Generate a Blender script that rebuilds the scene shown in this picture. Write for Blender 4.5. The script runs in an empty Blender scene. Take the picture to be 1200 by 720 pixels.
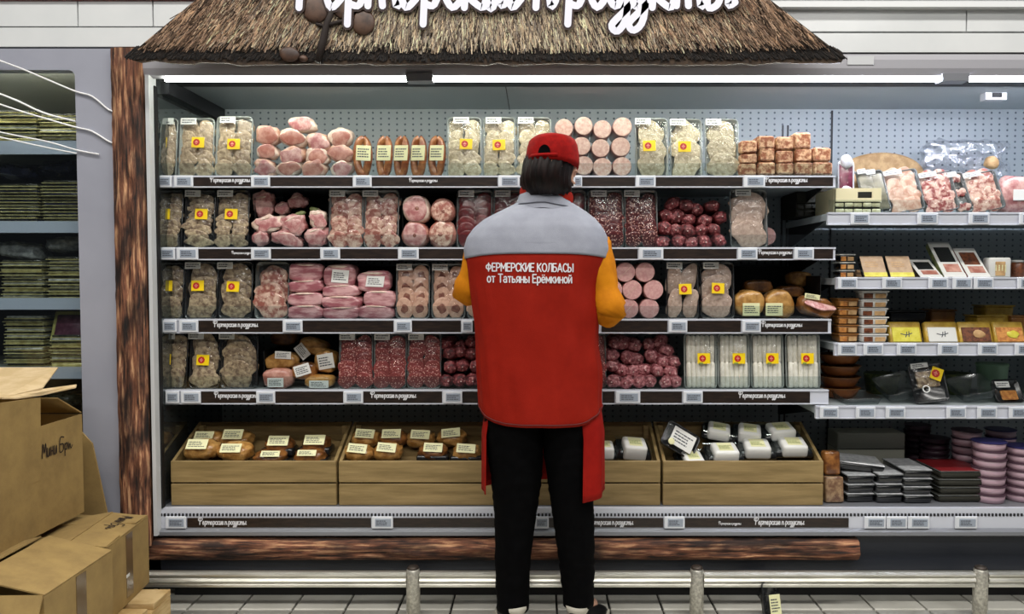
import bpy, bmesh, math, random
from mathutils import Vector, Matrix, Euler, noise
from mathutils.bvhtree import BVHTree

random.seed(11)
S = bpy.context.scene
COL = S.collection
PI = math.pi

# ------------------------------------------------------------------ camera, world, lights, exposure
F, CX, CY, HZ = 900.0, 630.0, 360.0, 325.0       # focal length and principal point in pixels of 1200x720, horizon row
CAMH = 1.284
TH = math.atan((CY - HZ) / F)
cam_d = bpy.data.cameras.new('camera')
cam_d.sensor_width = 36.0
cam_d.lens = F / 1200.0 * 36.0
cam_d.shift_x = -(CX - 600.0) / 1200.0
cam_d.clip_start = 0.05
cam = bpy.data.objects.new('camera', cam_d)
COL.objects.link(cam)
cam.location = (0, 0, CAMH)
cam.rotation_euler = (PI / 2 - TH, 0, 0)
S.camera = cam

w = bpy.data.worlds.new('world'); S.world = w; w.use_nodes = True
w.node_tree.nodes['Background'].inputs[0].default_value = (0.80, 0.88, 1.0, 1)
w.node_tree.nodes['Background'].inputs[1].default_value = 0.05

def area(name, loc, rot, sx, sy, power, col=(1, 1, 1)):
    l = bpy.data.lights.new(name, 'AREA'); l.shape = 'RECTANGLE'; l.size = sx; l.size_y = sy
    l.energy = power; l.color = col
    o = bpy.data.objects.new(name, l); COL.objects.link(o); o.location = loc; o.rotation_euler = rot
    return o
# rows of ceiling strip lamps of the sales floor
area('ceiling_lamp', (0.2, 1.55, 4.0), (0, 0, 0), 7.0, 0.25, 150, (1, .97, .92))
area('ceiling_lamp', (0.2, -0.4, 4.0), (0, 0, 0), 7.0, 0.25, 140, (1, .97, .92))
area('ceiling_lamp', (0.2, -2.6, 4.0), (0, 0, 0), 7.0, 0.25, 135, (1, .97, .92))
LED_POWER = 48.0

vs = S.view_settings
vs.view_transform = 'Standard'; vs.look = 'None'; vs.exposure = 0.0; vs.gamma = 1.0
vs.use_curve_mapping = False

# ------------------------------------------------------------------ helpers
CT, ST = math.cos(TH), math.sin(TH)
def Pt(px, py, Y):
    """world point seen at pixel (px, py) on the vertical plane y = Y"""
    a = (px - CX) / F; b = -(py - CY) / F
    d = Vector((a, CT + b * ST, -ST + b * CT))
    return Vector((0, 0, CAMH)) + d * (Y / d.y)
def Pz(px, py, z):
    """world point seen at pixel (px, py) on the horizontal plane z"""
    a = (px - CX) / F; b = -(py - CY) / F
    d = Vector((a, CT + b * ST, -ST + b * CT))
    return Vector((0, 0, CAMH)) + d * ((z - CAMH) / d.z)
def lin(c):
    if isinstance(c, str):
        c = [int(c[i:i + 2], 16) / 255 for i in (0, 2, 4)]
    return tuple(((v / 12.92) if v <= .04045 else ((v + .055) / 1.055) ** 2.4) for v in c) + (1,)

NTH = ['first', 'second', 'third', 'fourth', 'fifth', 'sixth', 'seventh', 'eighth', 'ninth', 'tenth', 'eleventh',
       'twelfth', 'thirteenth', 'fourteenth', 'fifteenth', 'sixteenth', 'seventeenth', 'eighteenth', 'nineteenth', 'twentieth']
def nth(i, n=None, end='from left'):
    if n == 1: return 'only'
    if i == 0 and end == 'from left': return 'leftmost'
    if n and i == n - 1 and end == 'from left': return 'rightmost'
    return NTH[i] + ' ' + end

def nthr(i, n):
    j = n - 1 - i
    return 'rightmost' if j == 0 else NTH[j] + ' from right'

MAT = {}
def M(name, base, base2=None, scale=60, lo=.4, hi=.6, rough=.5, metal=0, coat=0, bump=0, bscale=None, stretch=None,
      base3=None, tex='noise', detail=4, spec=.5, vary=0, emit=None, alpha=None):
    """procedural principled material; noise runs on world position so that its grain keeps one real size"""
    m = bpy.data.materials.new(name); m.use_nodes = True; MAT[name] = m
    nt = m.node_tree; N = nt.nodes; L = nt.links
    p = N['Principled BSDF']
    p.inputs['Base Color'].default_value = lin(base)
    p.inputs['Roughness'].default_value = rough; p.inputs['Metallic'].default_value = metal
    p.inputs['Specular IOR Level'].default_value = spec
    p.inputs['Coat Weight'].default_value = coat; p.inputs['Coat Roughness'].default_value = .12
    if emit:
        p.inputs['Emission Color'].default_value = lin(base); p.inputs['Emission Strength'].default_value = emit
    vec = None
    if base2 or bump:
        g = N.new('ShaderNodeNewGeometry'); mp = N.new('ShaderNodeMapping')
        L.new(g.outputs['Position'], mp.inputs['Vector'])
        if stretch: mp.inputs['Scale'].default_value = stretch
        vec = mp.outputs['Vector']
    out = None
    if base2:
        if tex == 'voronoi':
            t = N.new('ShaderNodeTexVoronoi'); t.inputs['Scale'].default_value = scale; fac = t.outputs['Distance']
        elif tex == 'wave':
            t = N.new('ShaderNodeTexWave'); t.inputs['Scale'].default_value = scale; t.inputs['Distortion'].default_value = 6
            t.inputs['Detail'].default_value = 3; fac = t.outputs['Fac']
        else:
            t = N.new('ShaderNodeTexNoise'); t.inputs['Scale'].default_value = scale; t.inputs['Detail'].default_value = detail
            t.inputs['Roughness'].default_value = .6; fac = t.outputs['Fac']
        L.new(vec, t.inputs['Vector'])
        r = N.new('ShaderNodeValToRGB'); L.new(fac, r.inputs['Fac'])
        r.color_ramp.elements[0].position = lo; r.color_ramp.elements[0].color = lin(base)
        r.color_ramp.elements[1].position = hi; r.color_ramp.elements[1].color = lin(base2)
        if base3:
            e = r.color_ramp.elements.new(min(.99, hi + (hi - lo))); e.color = lin(base3)
        out = r.outputs['Color']
    if vary:
        oi = N.new('ShaderNodeObjectInfo'); h = N.new('ShaderNodeHueSaturation')
        mr = N.new('ShaderNodeMapRange'); L.new(oi.outputs['Random'], mr.inputs['Value'])
        mr.inputs['To Min'].default_value = 1 - vary; mr.inputs['To Max'].default_value = 1 + vary
        L.new(mr.outputs['Result'], h.inputs['Value'])
        if out: L.new(out, h.inputs['Color'])
        else: h.inputs['Color'].default_value = lin(base)
        out = h.outputs['Color']
    if out: L.new(out, p.inputs['Base Color'])
    if bump:
        bn = N.new('ShaderNodeTexNoise'); bn.inputs['Scale'].default_value = bscale or scale; bn.inputs['Detail'].default_value = 4
        L.new(vec, bn.inputs['Vector'])
        b = N.new('ShaderNodeBump'); b.inputs['Strength'].default_value = min(1, bump); b.inputs['Distance'].default_value = .004
        L.new(bn.outputs['Fac'], b.inputs['Height']); L.new(b.outputs['Normal'], p.inputs['Normal'])
    return m
def M_clear(name, tint='ffffff', fac=.1, rough=.08, bump=0, bscale=60):
    m = bpy.data.materials.new(name); m.use_nodes = True; MAT[name] = m
    nt = m.node_tree; N = nt.nodes; L = nt.links
    N.remove(N['Principled BSDF'])
    t = N.new('ShaderNodeBsdfTransparent'); t.inputs['Color'].default_value = lin(tint)
    g = N.new('ShaderNodeBsdfGlossy'); g.inputs['Roughness'].default_value = rough
    mx = N.new('ShaderNodeMixShader'); mx.inputs['Fac'].default_value = fac
    L.new(t.outputs[0], mx.inputs[1]); L.new(g.outputs[0], mx.inputs[2]); L.new(mx.outputs[0], N['Material Output'].inputs['Surface'])
    if bump:
        ge = N.new('ShaderNodeNewGeometry'); bn = N.new('ShaderNodeTexNoise'); bn.inputs['Scale'].default_value = bscale
        L.new(ge.outputs['Position'], bn.inputs['Vector'])
        b = N.new('ShaderNodeBump'); b.inputs['Strength'].default_value = bump; b.inputs['Distance'].default_value = .01
        L.new(bn.outputs['Fac'], b.inputs['Height']); L.new(b.outputs['Normal'], g.inputs['Normal'])
    return m
def M_attr(name, rough=.8, gain=1):
    m = bpy.data.materials.new(name); m.use_nodes = True; MAT[name] = m
    nt = m.node_tree; p = nt.nodes['Principled BSDF']; p.inputs['Roughness'].default_value = rough
    a = nt.nodes.new('ShaderNodeAttribute'); a.attribute_name = 'col'
    nt.links.new(a.outputs['Color'], p.inputs['Base Color'])
    return m

# ---- mesh collector
class MB:
    def __init__(s): s.v = []; s.f = []; s.m = []
    def add(s, vs, fs, mi=0):
        o = len(s.v); s.v += [tuple(v) for v in vs]; s.f += [tuple(o + i for i in f) for f in fs]; s.m += [mi] * len(fs); return s
    def box(s, x0, x1, y0, y1, z0, z1, mi=0):
        v = [(x, y, z) for z in (z0, z1) for y in (y0, y1) for x in (x0, x1)]
        return s.add(v, [(0, 2, 3, 1), (4, 5, 7, 6), (0, 1, 5, 4), (2, 6, 7, 3), (0, 4, 6, 2), (1, 3, 7, 5)], mi)
    def rings(s, rings, closed=True, cap0=True, cap1=True, mi=0):
        n = len(rings[0]); v = [p for r in rings for p in r]; f = []
        for i in range(len(rings) - 1):
            for j in range(n if closed else n - 1):
                k = (j + 1) % n; f.append((i * n + j, i * n + k, (i + 1) * n + k, (i + 1) * n + j))
        if cap0: f.append(tuple(range(n - 1, -1, -1)))
        if cap1: f.append(tuple((len(rings) - 1) * n + j for j in range(n)))
        return s.add(v, f, mi)
    def lathe(s, prof, n=20, axis='z', mi=0, cap0=True, cap1=True):
        R = []
        for r, h in prof:
            ring = []
            for j in range(n):
                a = 2 * PI * j / n
                c, d = r * math.cos(a), r * math.sin(a)
                ring.append({'z': (c, d, h), 'y': (c, h, -d), 'x': (h, c, d)}[axis])
            R.append(ring)
        return s.rings(R, True, cap0, cap1, mi)
    def tube(s, pts, rad, n=8, mi=0, cap=True):
        pts = [Vector(p) for p in pts]; R = []; up = Vector((.13, .31, .94)).normalized()
        for i, p in enumerate(pts):
            t = (pts[min(i + 1, len(pts) - 1)] - pts[max(i - 1, 0)]).normalized()
            a = t.cross(up)
            if a.length < .05: a = t.cross(Vector((1, 0, 0)))
            a.normalize(); b = a.cross(t)
            r = rad[i] if isinstance(rad, (list, tuple)) else rad
            R.append([p + a * (r * math.cos(2 * PI * j / n)) + b * (r * math.sin(2 * PI * j / n)) for j in range(n)])
        return s.rings(R, True, cap, cap, mi)
    def mesh(s, name='mesh', smooth=False, nslots=1):
        me = bpy.data.meshes.new(name); me.from_pydata(s.v, [], s.f)
        for _ in range(max(nslots, max(s.m, default=0) + 1)): me.materials.append(None)
        if any(s.m): me.polygons.foreach_set('material_index', s.m)
        bm = bmesh.new(); bm.from_mesh(me); bmesh.ops.recalc_face_normals(bm, faces=bm.faces); bm.to_mesh(me); bm.free()
        if smooth: me.polygons.foreach_set('use_smooth', [True] * len(me.polygons))
        me.update(); return me

CACHE = {}
def rbox(w, d, h, r=.004, seg=2, taper=0):
    """rounded box, centred in x and y, standing on z = 0"""
    k = ('rb', round(w, 4), round(d, 4), round(h, 4), round(r, 4), seg, taper)
    if k in CACHE: return CACHE[k]
    bm = bmesh.new(); bmesh.ops.create_cube(bm, size=1)
    for v in bm.verts:
        t = 1 - taper * (.5 - v.co.z)
        v.co = Vector((v.co.x * w * t, v.co.y * d * t, (v.co.z + .5) * h))
    r = min(r, w * .45, d * .45, h * .45)
    bmesh.ops.bevel(bm, geom=bm.edges[:], offset=r, segments=seg, profile=.5, affect='EDGES')
    me = bpy.data.meshes.new('rounded_box'); bm.to_mesh(me); bm.free(); me.materials.append(None)
    if seg > 1: me.polygons.foreach_set('use_smooth', [True] * len(me.polygons))
    CACHE[k] = me; return me
def rrect(w, h, r, n=4):
    """rounded rectangle outline in x, z, centred"""
    o = []
    for cx, cz, a0 in ((w / 2 - r, h / 2 - r, 0), (-w / 2 + r, h / 2 - r, PI / 2), (-w / 2 + r, -h / 2 + r, PI), (w / 2 - r, -h / 2 + r, 1.5 * PI)):
        for i in range(n):
            a = a0 + PI / 2 * i / (n - 1); o.append((cx + r * math.cos(a), cz + r * math.sin(a)))
    return o

def put(name, me, mat, parent=None, loc=(0, 0, 0), rot=(0, 0, 0), scale=(1, 1, 1), label=None, kind=None):
    o = bpy.data.objects.new(name, me); COL.objects.link(o)
    mats = mat if isinstance(mat, (list, tuple)) else [mat]
    for i, mm in enumerate(mats):
        if i < len(o.material_slots):
            o.material_slots[i].link = 'OBJECT'; o.material_slots[i].material = MAT[mm]
    o.location = loc; o.rotation_euler = rot
    o.scale = scale if not isinstance(scale, (int, float)) else (scale,) * 3
    if parent: o.parent = parent
    if label: o['label'] = label
    if kind: o['kind'] = kind
    return o
def tag(o, label, cat, group=None):
    n = len(label.split())
    if n > 16 or n < 4: print('LABEL LENGTH', n, label)
    o['label'] = label; o['category'] = cat
    if group: o['group'] = group
    return o
def thing(name, label, cat, loc=(0, 0, 0), rot=(0, 0, 0), group=None):
    o = bpy.data.objects.new(name, None); o.empty_display_size = .05; COL.objects.link(o)
    o.location = loc; o.rotation_euler = rot
    return tag(o, label, cat, group)
def struct(name, me, mat):
    o = put(name, me, mat); o['kind'] = 'structure'; return o

def blob_mesh(key, seed, sub=2, amp=.18, freq=1.6, sq=1.0, flat=None, crease=0):
    """irregular lump of unit radius; sq < 1 squares it off, flat cuts a plane face towards -y"""
    k = ('blob', key, seed)
    if k in CACHE: return CACHE[k]
    bm = bmesh.new(); bmesh.ops.create_icosphere(bm, subdivisions=sub, radius=1)
    off = Vector((seed * 3.7, seed * 1.3, -seed * 2.1))
    for v in bm.verts:
        c = v.co.copy()
        c = Vector([math.copysign(abs(t) ** sq, t) for t in c])
        n1 = noise.noise(c * freq + off); n2 = noise.noise(c * freq * 2.7 + off * 2)
        c *= 1 + amp * n1 + amp * .35 * n2 - (crease * abs(noise.noise(c * freq * 1.5 - off)) if crease else 0)
        if flat is not None and c.y < -flat: c.y = -flat + (c.y + flat) * .08
        v.co = c
    me = bpy.data.meshes.new(key); bm.to_mesh(me); bm.free(); me.materials.append(None)
    me.polygons.foreach_set('use_smooth', [True] * len(me.polygons))
    CACHE[k] = me; return me

def strokes_mesh(strokes, width, y=0, name='lettering', thick=None):
    """flat brush strokes (lists of x, z points) with round ends, as a thin raised mesh facing -y"""
    mb = MB()
    for si, st in enumerate(strokes):
        w_ = width; y = -si * 6e-5
        pts = [Vector((p[0], p[1])) for p in st]
        # resample with Catmull-Rom
        q = []
        if len(pts) == 2: q = [pts[0].lerp(pts[1], t / 3) for t in range(4)]
        else:
            for i in range(len(pts) - 1):
                a = pts[max(i - 1, 0)]; b = pts[i]; c = pts[i + 1]; d = pts[min(i + 2, len(pts) - 1)]
                for t in (0, .25, .5, .75):
                    q.append(.5 * ((2 * b) + (c - a) * t + (2 * a - 5 * b + 4 * c - d) * t * t + (3 * b - 3 * c + d - a) * t ** 3))
            q.append(pts[-1])
        n = len(q); Lf = []; Rt = []
        for i in range(n):
            t = q[min(i + 1, n - 1)] - q[max(i - 1, 0)]
            if t.length < 1e-6: t = Vector((1, 0))
            t.normalize(); nn = Vector((-t.y, t.x)) * w_ * .5
            Lf.append(q[i] + nn); Rt.append(q[i] - nn)
        v = [(p.x, y, p.y) for p in Lf] + [(p.x, y, p.y) for p in Rt]
        mb.add(v, [(i, i + 1, n + i + 1, n + i) for i in range(n - 1)])
        for c in (q[0], q[-1]):
            m = 10; ring = [(c.x + w_ * .5 * math.cos(2 * PI * j / m), y - 3e-5 * (1 + (c is q[-1])) / 2, c.y + w_ * .5 * math.sin(2 * PI * j / m)) for j in range(m)]
            mb.add(ring, [tuple(range(m))])
    me = bpy.data.meshes.new(name); me.from_pydata(mb.v, [], mb.f); me.materials.append(None); me.update()
    return me

def bars_mesh(w, h, n, seed=0, lw=.45):
    """lines of print on a label, centred, facing -y"""
    k = ('bars', round(w, 3), round(h, 3), n, seed)
    if k in CACHE: return CACHE[k]
    R = random.Random(seed); mb = MB()
    for i in range(n):
        z = h / 2 - h * (i + .5) / n; x = -w / 2; end = w / 2 * R.uniform(.3, 1)
        t = h / n * lw * .5
        while x < end:
            l = w * R.uniform(.06, .22); e = min(x + l, end)
            mb.add([(x, 0, z - t), (e, 0, z - t), (e, 0, z + t), (x, 0, z + t)], [(0, 1, 2, 3)]); x = e + w * .03
    me = mb.mesh('print'); CACHE[k] = me; return me

# ------------------------------------------------------------------ materials
M('white_paint', 'e4e6e6', rough=.35, spec=.5)
M('fascia_white', 'dfe1e1', 'd2d5d6', scale=3, lo=.35, hi=.7, rough=.22, coat=.3)
M('fascia_grey', 'a3a2a8', rough=.35)
M('column_grey', 'a4a6b2', '9799a5', scale=2.5, lo=.3, hi=.75, rough=.3, coat=.25)
M('case_grey', 'a9b1b4', rough=.35)
M('case_dark', '1b1c20', rough=.5)
M('case_black', '0a0a0c', rough=.55)
M('base_panel', '22262f', rough=.45)
M('rail_light', 'c9ccd6', rough=.3)
M('rail_mid', '84868c', rough=.35, metal=.3)
M('frame_white', 'c8cacc', rough=.35)
M('strip_brown', '1d1512', '33261f', scale=22, lo=.4, hi=.7, rough=.35, stretch=(1, 1, 6))
M('lettering_white', 'dcdce0', rough=.6)
M('lettering_sign', 'e9e9f6', rough=.5)
M('lettering_edge', '35211d', rough=.6)
M('tag_white', 'd7dae0', rough=.4)
M('tag_screen', '9aa3b0', rough=.25)
M('print_dark', '40444c', rough=.6)
M('led_white', 'f8fbee', emit=LED_POWER)
M('led_cool', 'e9efff', emit=LED_POWER * 2.7)
M('chrome', 'dddbd2', 'c4c2b8', scale=30, rough=.3, metal=.75, stretch=(.2, 1, 1))
M('steel_worn', 'a09d94', 'c9c6bb', scale=90, lo=.4, hi=.62, rough=.42, metal=.5, bump=.2)
M('steel_dark', '4d453f', rough=.5, metal=.7)
M('tile_light', 'dcdad0', 'cbc9be', scale=4, rough=.3, coat=.15, vary=.06)
M('grout', '34332f', rough=.9)
M('wall_paint', 'cfd0cf', rough=.8)
def bark_mat(name, st):
    m = M(name, '1a0f0a', '764c38', scale=95, lo=.36, hi=.52, base3='c8a07c', rough=.8, bump=1, bscale=80, stretch=st, detail=12)
    nt = m.node_tree; N = nt.nodes; L = nt.links; p = N['Principled BSDF']
    src = p.inputs['Base Color'].links[0].from_socket
    g = N.new('ShaderNodeNewGeometry'); mp = N.new('ShaderNodeMapping'); mp.inputs['Scale'].default_value = tuple(max(v, .35) for v in st); L.new(g.outputs['Position'], mp.inputs['Vector'])
    t = N.new('ShaderNodeTexNoise'); t.inputs['Scale'].default_value = 16; t.inputs['Detail'].default_value = 6; L.new(mp.outputs[0], t.inputs['Vector'])
    r = N.new('ShaderNodeValToRGB'); r.color_ramp.elements[0].position = .38; r.color_ramp.elements[1].position = .6; L.new(t.outputs['Fac'], r.inputs['Fac'])
    r.color_ramp.elements[0].color = (.12, .10, .10, 1); r.color_ramp.elements[1].color = (1.25, 1.15, 1.05, 1)
    mx = N.new('ShaderNodeMix'); mx.data_type = 'RGBA'; mx.blend_type = 'MULTIPLY'; mx.inputs['Factor'].default_value = 1
    L.new(src, mx.inputs['A']); L.new(r.outputs['Color'], mx.inputs['B']); L.new(mx.outputs['Result'], p.inputs['Base Color'])
bark_mat('bark', (1, 1, .07)); bark_mat('bark_flat', (.06, 1, 1))
M('side_mirror', '8c9292', rough=.06, metal=.92)
M_attr('straw', .75)
M('thatch_board', '2a2019', '4a3a2c', scale=60, rough=.9)
M('nut_brown', '5a4234', '2e1e18', scale=25, lo=.4, hi=.7, rough=.5)
M('twig_dark', '241a16', rough=.8)
M('red_trim', 'a01c24', rough=.4)
M('black_plastic', '0c0c0e', rough=.3)
M('reflection_white', 'f2f2f2', rough=.35)
M('socket_dark', '2c2e33', rough=.4)
M_clear('clear_plastic', 'f4f8f8', .07, .06)
M_clear('clear_film', 'ffffff', .055, .12, bump=.6, bscale=45)
M_clear('clear_bag', 'fdfdff', .17, .25, bump=.8, bscale=24)
M_clear('clear_tray', 'e6eaea', .17, .14)
M_clear('case_glass', 'eef2f4', .06, .03)

def pegboard(name):
    m = bpy.data.materials.new(name); m.use_nodes = True; MAT[name] = m
    nt = m.node_tree; N = nt.nodes; L = nt.links; p = N['Principled BSDF']; p.inputs['Roughness'].default_value = .4
    g = N.new('ShaderNodeNewGeometry'); sp = N.new('ShaderNodeSeparateXYZ'); L.new(g.outputs['Position'], sp.inputs[0])
    def cell(sock, step):
        a = N.new('ShaderNodeMath'); a.operation = 'DIVIDE'; L.new(sock, a.inputs[0]); a.inputs[1].default_value = step
        b = N.new('ShaderNodeMath'); b.operation = 'FRACT'; L.new(a.outputs[0], b.inputs[0])
        c = N.new('ShaderNodeMath'); c.operation = 'SUBTRACT'; L.new(b.outputs[0], c.inputs[0]); c.inputs[1].default_value = .5
        d = N.new('ShaderNodeMath'); d.operation = 'MULTIPLY'; L.new(c.outputs[0], d.inputs[0]); d.inputs[1].default_value = step
        e = N.new('ShaderNodeMath'); e.operation = 'MULTIPLY'; L.new(d.outputs[0], e.inputs[0]); L.new(d.outputs[0], e.inputs[1])
        return e.outputs[0]
    s = N.new('ShaderNodeMath'); s.operation = 'ADD'; L.new(cell(sp.outputs['X'], .0365), s.inputs[0]); L.new(cell(sp.outputs['Z'], .0262), s.inputs[1])
    c = N.new('ShaderNodeMath'); c.operation = 'LESS_THAN'; L.new(s.outputs[0], c.inputs[0]); c.inputs[1].default_value = .0048 ** 2
    mx = N.new('ShaderNodeMix'); mx.data_type = 'RGBA'; L.new(c.outputs[0], mx.inputs['Factor'])
    mx.inputs['A'].default_value = lin('a2aaae'); mx.inputs['B'].default_value = lin('5a626a')
    L.new(mx.outputs['Result'], p.inputs['Base Color'])
    b = N.new('ShaderNodeBump'); b.inputs['Strength'].default_value = .5; b.inputs['Distance'].default_value = .003; b.invert = True
    L.new(c.outputs[0], b.inputs['Height']); L.new(b.outputs['Normal'], p.inputs['Normal'])
pegboard('pegboard')

# ------------------------------------------------------------------ setting
YF, YS, YB = 2.90, 2.99, 3.52
XL, XR = -1.455, 2.35
def zz(py, Y): return Pt(600, py, Y).z
def xx(px, Y, py=330): return Pt(px, py, Y).x

floor = struct('floor', MB().box(-5, 5, -4, 4.2, -.05, -.012).mesh(), 'grout')
tile = rbox(.196, .196, .012, .0015, 1)
tx0 = xx(652, 3.0, 712)
TS = .2045
for j in range(9):
    for i in range(-11, 12):
        t = put('tile', tile, 'tile_light', floor, (tx0 + (i + .5) * TS, 3.055 + .07 - (j + .5) * TS, -.012))
struct('wall_back', MB().box(-5, 5, 3.75, 3.85, 0, 4.3).mesh(), 'wall_paint')

# ------------------------------------------------------------------ refrigerated wall case
case = thing('refrigerated_case', 'long open grey refrigerated wall case with pegboard back and meat shelves', 'display case', (0.3, 3.2, 0))
def cpart(name, mb, mat, parent=case, smooth=False, label=None):
    o = put(name, mb.mesh(name, smooth), mat, parent, label=label)
    p = Vector((0, 0, 0)); q = parent
    while q: p += q.location; q = q.parent
    o.location = -p
    return o
def bxp(x0, x1, y0, y1, z0, z1): return MB().box(x0, x1, y0, y1, z0, z1)
cpart('back_panel', bxp(XL, XR, YB, YB + .03, .2, 2.05), 'pegboard')
cpart('upright', bxp(xx(972, YB) - .004, xx(972, YB) + .004, YB - .004, YB, .3, 2.04), 'case_dark')
for px in (915, 921): cpart('slot_rail', bxp(xx(px, YB) - .004, xx(px, YB) + .004, YB - .003, YB, .35, zz(147, YB)), 'socket_dark')
cpart('side_panel', bxp(XL - .02, XL, 2.93, YB + .03, .2, 2.05), 'side_mirror')
cpart('side_panel', bxp(XR, XR + .02, 2.93, YB + .03, .2, 2.05), 'case_grey')
cpart('canopy', bxp(XL - .02, XR + .02, 2.93, YB + .05, 2.046, 2.14), 'case_grey')
cpart('canopy_beam', bxp(XL, XL + .035, 2.99, YB, 1.99, 2.046), 'case_dark')
f = MB()
prof = [(2.93, zz(62, YF)), (2.905, zz(63, YF)), (2.90, zz(70, YF)), (2.90, zz(80, YF)), (2.908, zz(88, YF)), (2.93, zz(90, YF))]
f.rings([[(x, a, b) for a, b in prof] for x in (xx(165, YF, 80), XR)], True)
cpart('fascia', f, 'fascia_grey')
cpart('lamp_housing', bxp(XL, XR, 2.985, 3.085, 2.041, 2.046), 'case_black')
for a, b, mt in ((194, 482, 'led_white'), (508, 930, 'led_white'), (931, 1104, 'led_cool'), (1136, 1330, 'led_cool')):
    cpart('light_tube', bxp(xx(a, 2.925, 93), xx(b, 2.925, 93), 2.918, 2.928, zz(95.2, 2.92), zz(91.2, 2.92)), mt)
for px in (492, 1118):
    cpart('lamp_clip', bxp(xx(px, 2.91, 90) - .05, xx(px, 2.91, 90) + .05, 2.895, 2.95, zz(95, 2.9), zz(86, 2.9)), 'rail_mid')
th = cpart('thermometer', bxp(xx(1155, 3.2, 111), xx(1180, 3.2, 111), 3.2, 3.24, zz(117, 3.2), zz(106, 3.2)), 'frame_white')
cpart('display', bxp(xx(1163, 3.198, 111), xx(1174, 3.198, 111), 3.196, 3.2, zz(114, 3.2), zz(109, 3.2)), 'case_black', th)
cpart('canopy_seam', bxp(xx(596, 3.45, 120), xx(597, 3.45, 120), 2.99, 3.52, 2.043, 2.047), 'socket_dark')
cpart('frame_trim', bxp(XL - .010, XL + .004, 2.895, 2.95, zz(628, YF), zz(88, YF)), 'frame_white')
cpart('frame_shadow_gap', bxp(XL + .004, XL + .010, 2.93, 2.95, zz(600, YF), zz(98, YF)), 'case_black')

# shelves of the meat half and of the right half
def script_px():
    """brush lettering of the farm products mark; pixel units, x from 0 to 518, baseline 0, descenders below"""
    H = 36
    s = []
    def o(x, w, z0=0, z1=H): return [(x + w * .85, z1 * .8 + z0 * .2), (x + w * .5, z1), (x, (z0 + z1) / 2), (x + w * .4, z0), (x + w, (z0 + z1) * .45), (x + w * .85, z1 * .85)]
    def e(x, w): return [(x, H * .42), (x + w * .6, H * .55), (x + w * .75, H * .85), (x + w * .4, H), (x, H * .5), (x + w * .3, 0), (x + w, H * .28)]
    def p(x, w): return [[(x + 3, H), (x, -19)], [(x + 1, H * .5), (x + w * .4, H), (x + w * .9, H * .75), (x + w * .6, H * .1), (x + w * .2, H * .1)]]
    # word one, starts at x = 345 px
    s += [[(14, 82), (8, 0)], [(30, 70), (2, 72), (-4, 48), (12, 36), (30, 46), (38, 66), (22, 72)]]
    s += [e(40, 17)]; s += p(64, 24)
    s += [[(90, H), (88, 2)], [(90, H * .6), (101, H), (105, 2)], [(106, H * .6), (117, H), (121, 2), (127, 10)]]
    s += [e(127, 17)]; s += p(152, 22)
    s += [[(194, H * .8), (186, H), (177, H * .5), (186, 0), (198, H * .3)]]
    s += [[(203, H), (200, 0)], [(218, H), (202, H * .5), (220, 0), (225, 8)]]
    s += [[(228, H), (226, 8), (233, 0), (243, H)], [(243, H), (242, 4), (249, 6)]]
    s += [e(251, 15)]
    # word two
    s += [[(285, H), (283, 0)], [(285, H * .6), (297, H), (300, 2), (306, 8)]]
    s += p(320, 22); s += [o(346, 20)]
    s += [[(386, H * .8), (374, H), (369, H * .3), (378, 2), (388, H * .8), (388, -10), (378, -27), (371, -20), (384, -6), (396, 6)]]
    s += [[(396, H), (396, 8), (403, 2), (412, H)], [(412, H), (408, -12), (397, -26), (391, -18), (404, -4), (416, 8)]]
    s += [[(421, H), (418, 0)], [(436, H), (420, H * .5), (438, 0), (443, 8)]]
    s += [[(448, H), (446, 2)], [(448, H * .6), (457, H), (460, 2)], [(461, H * .6), (471, H), (474, 2), (480, 8)]]
    s += [[(484, H), (482, 2), (492, 2), (496, 12), (486, 18)], [(510, H), (506, 4), (514, 6)]]
    return s
SCRIPT = script_px()
small = strokes_mesh(SCRIPT, 9, name='shelf_lettering')
SHELF = {}
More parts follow.
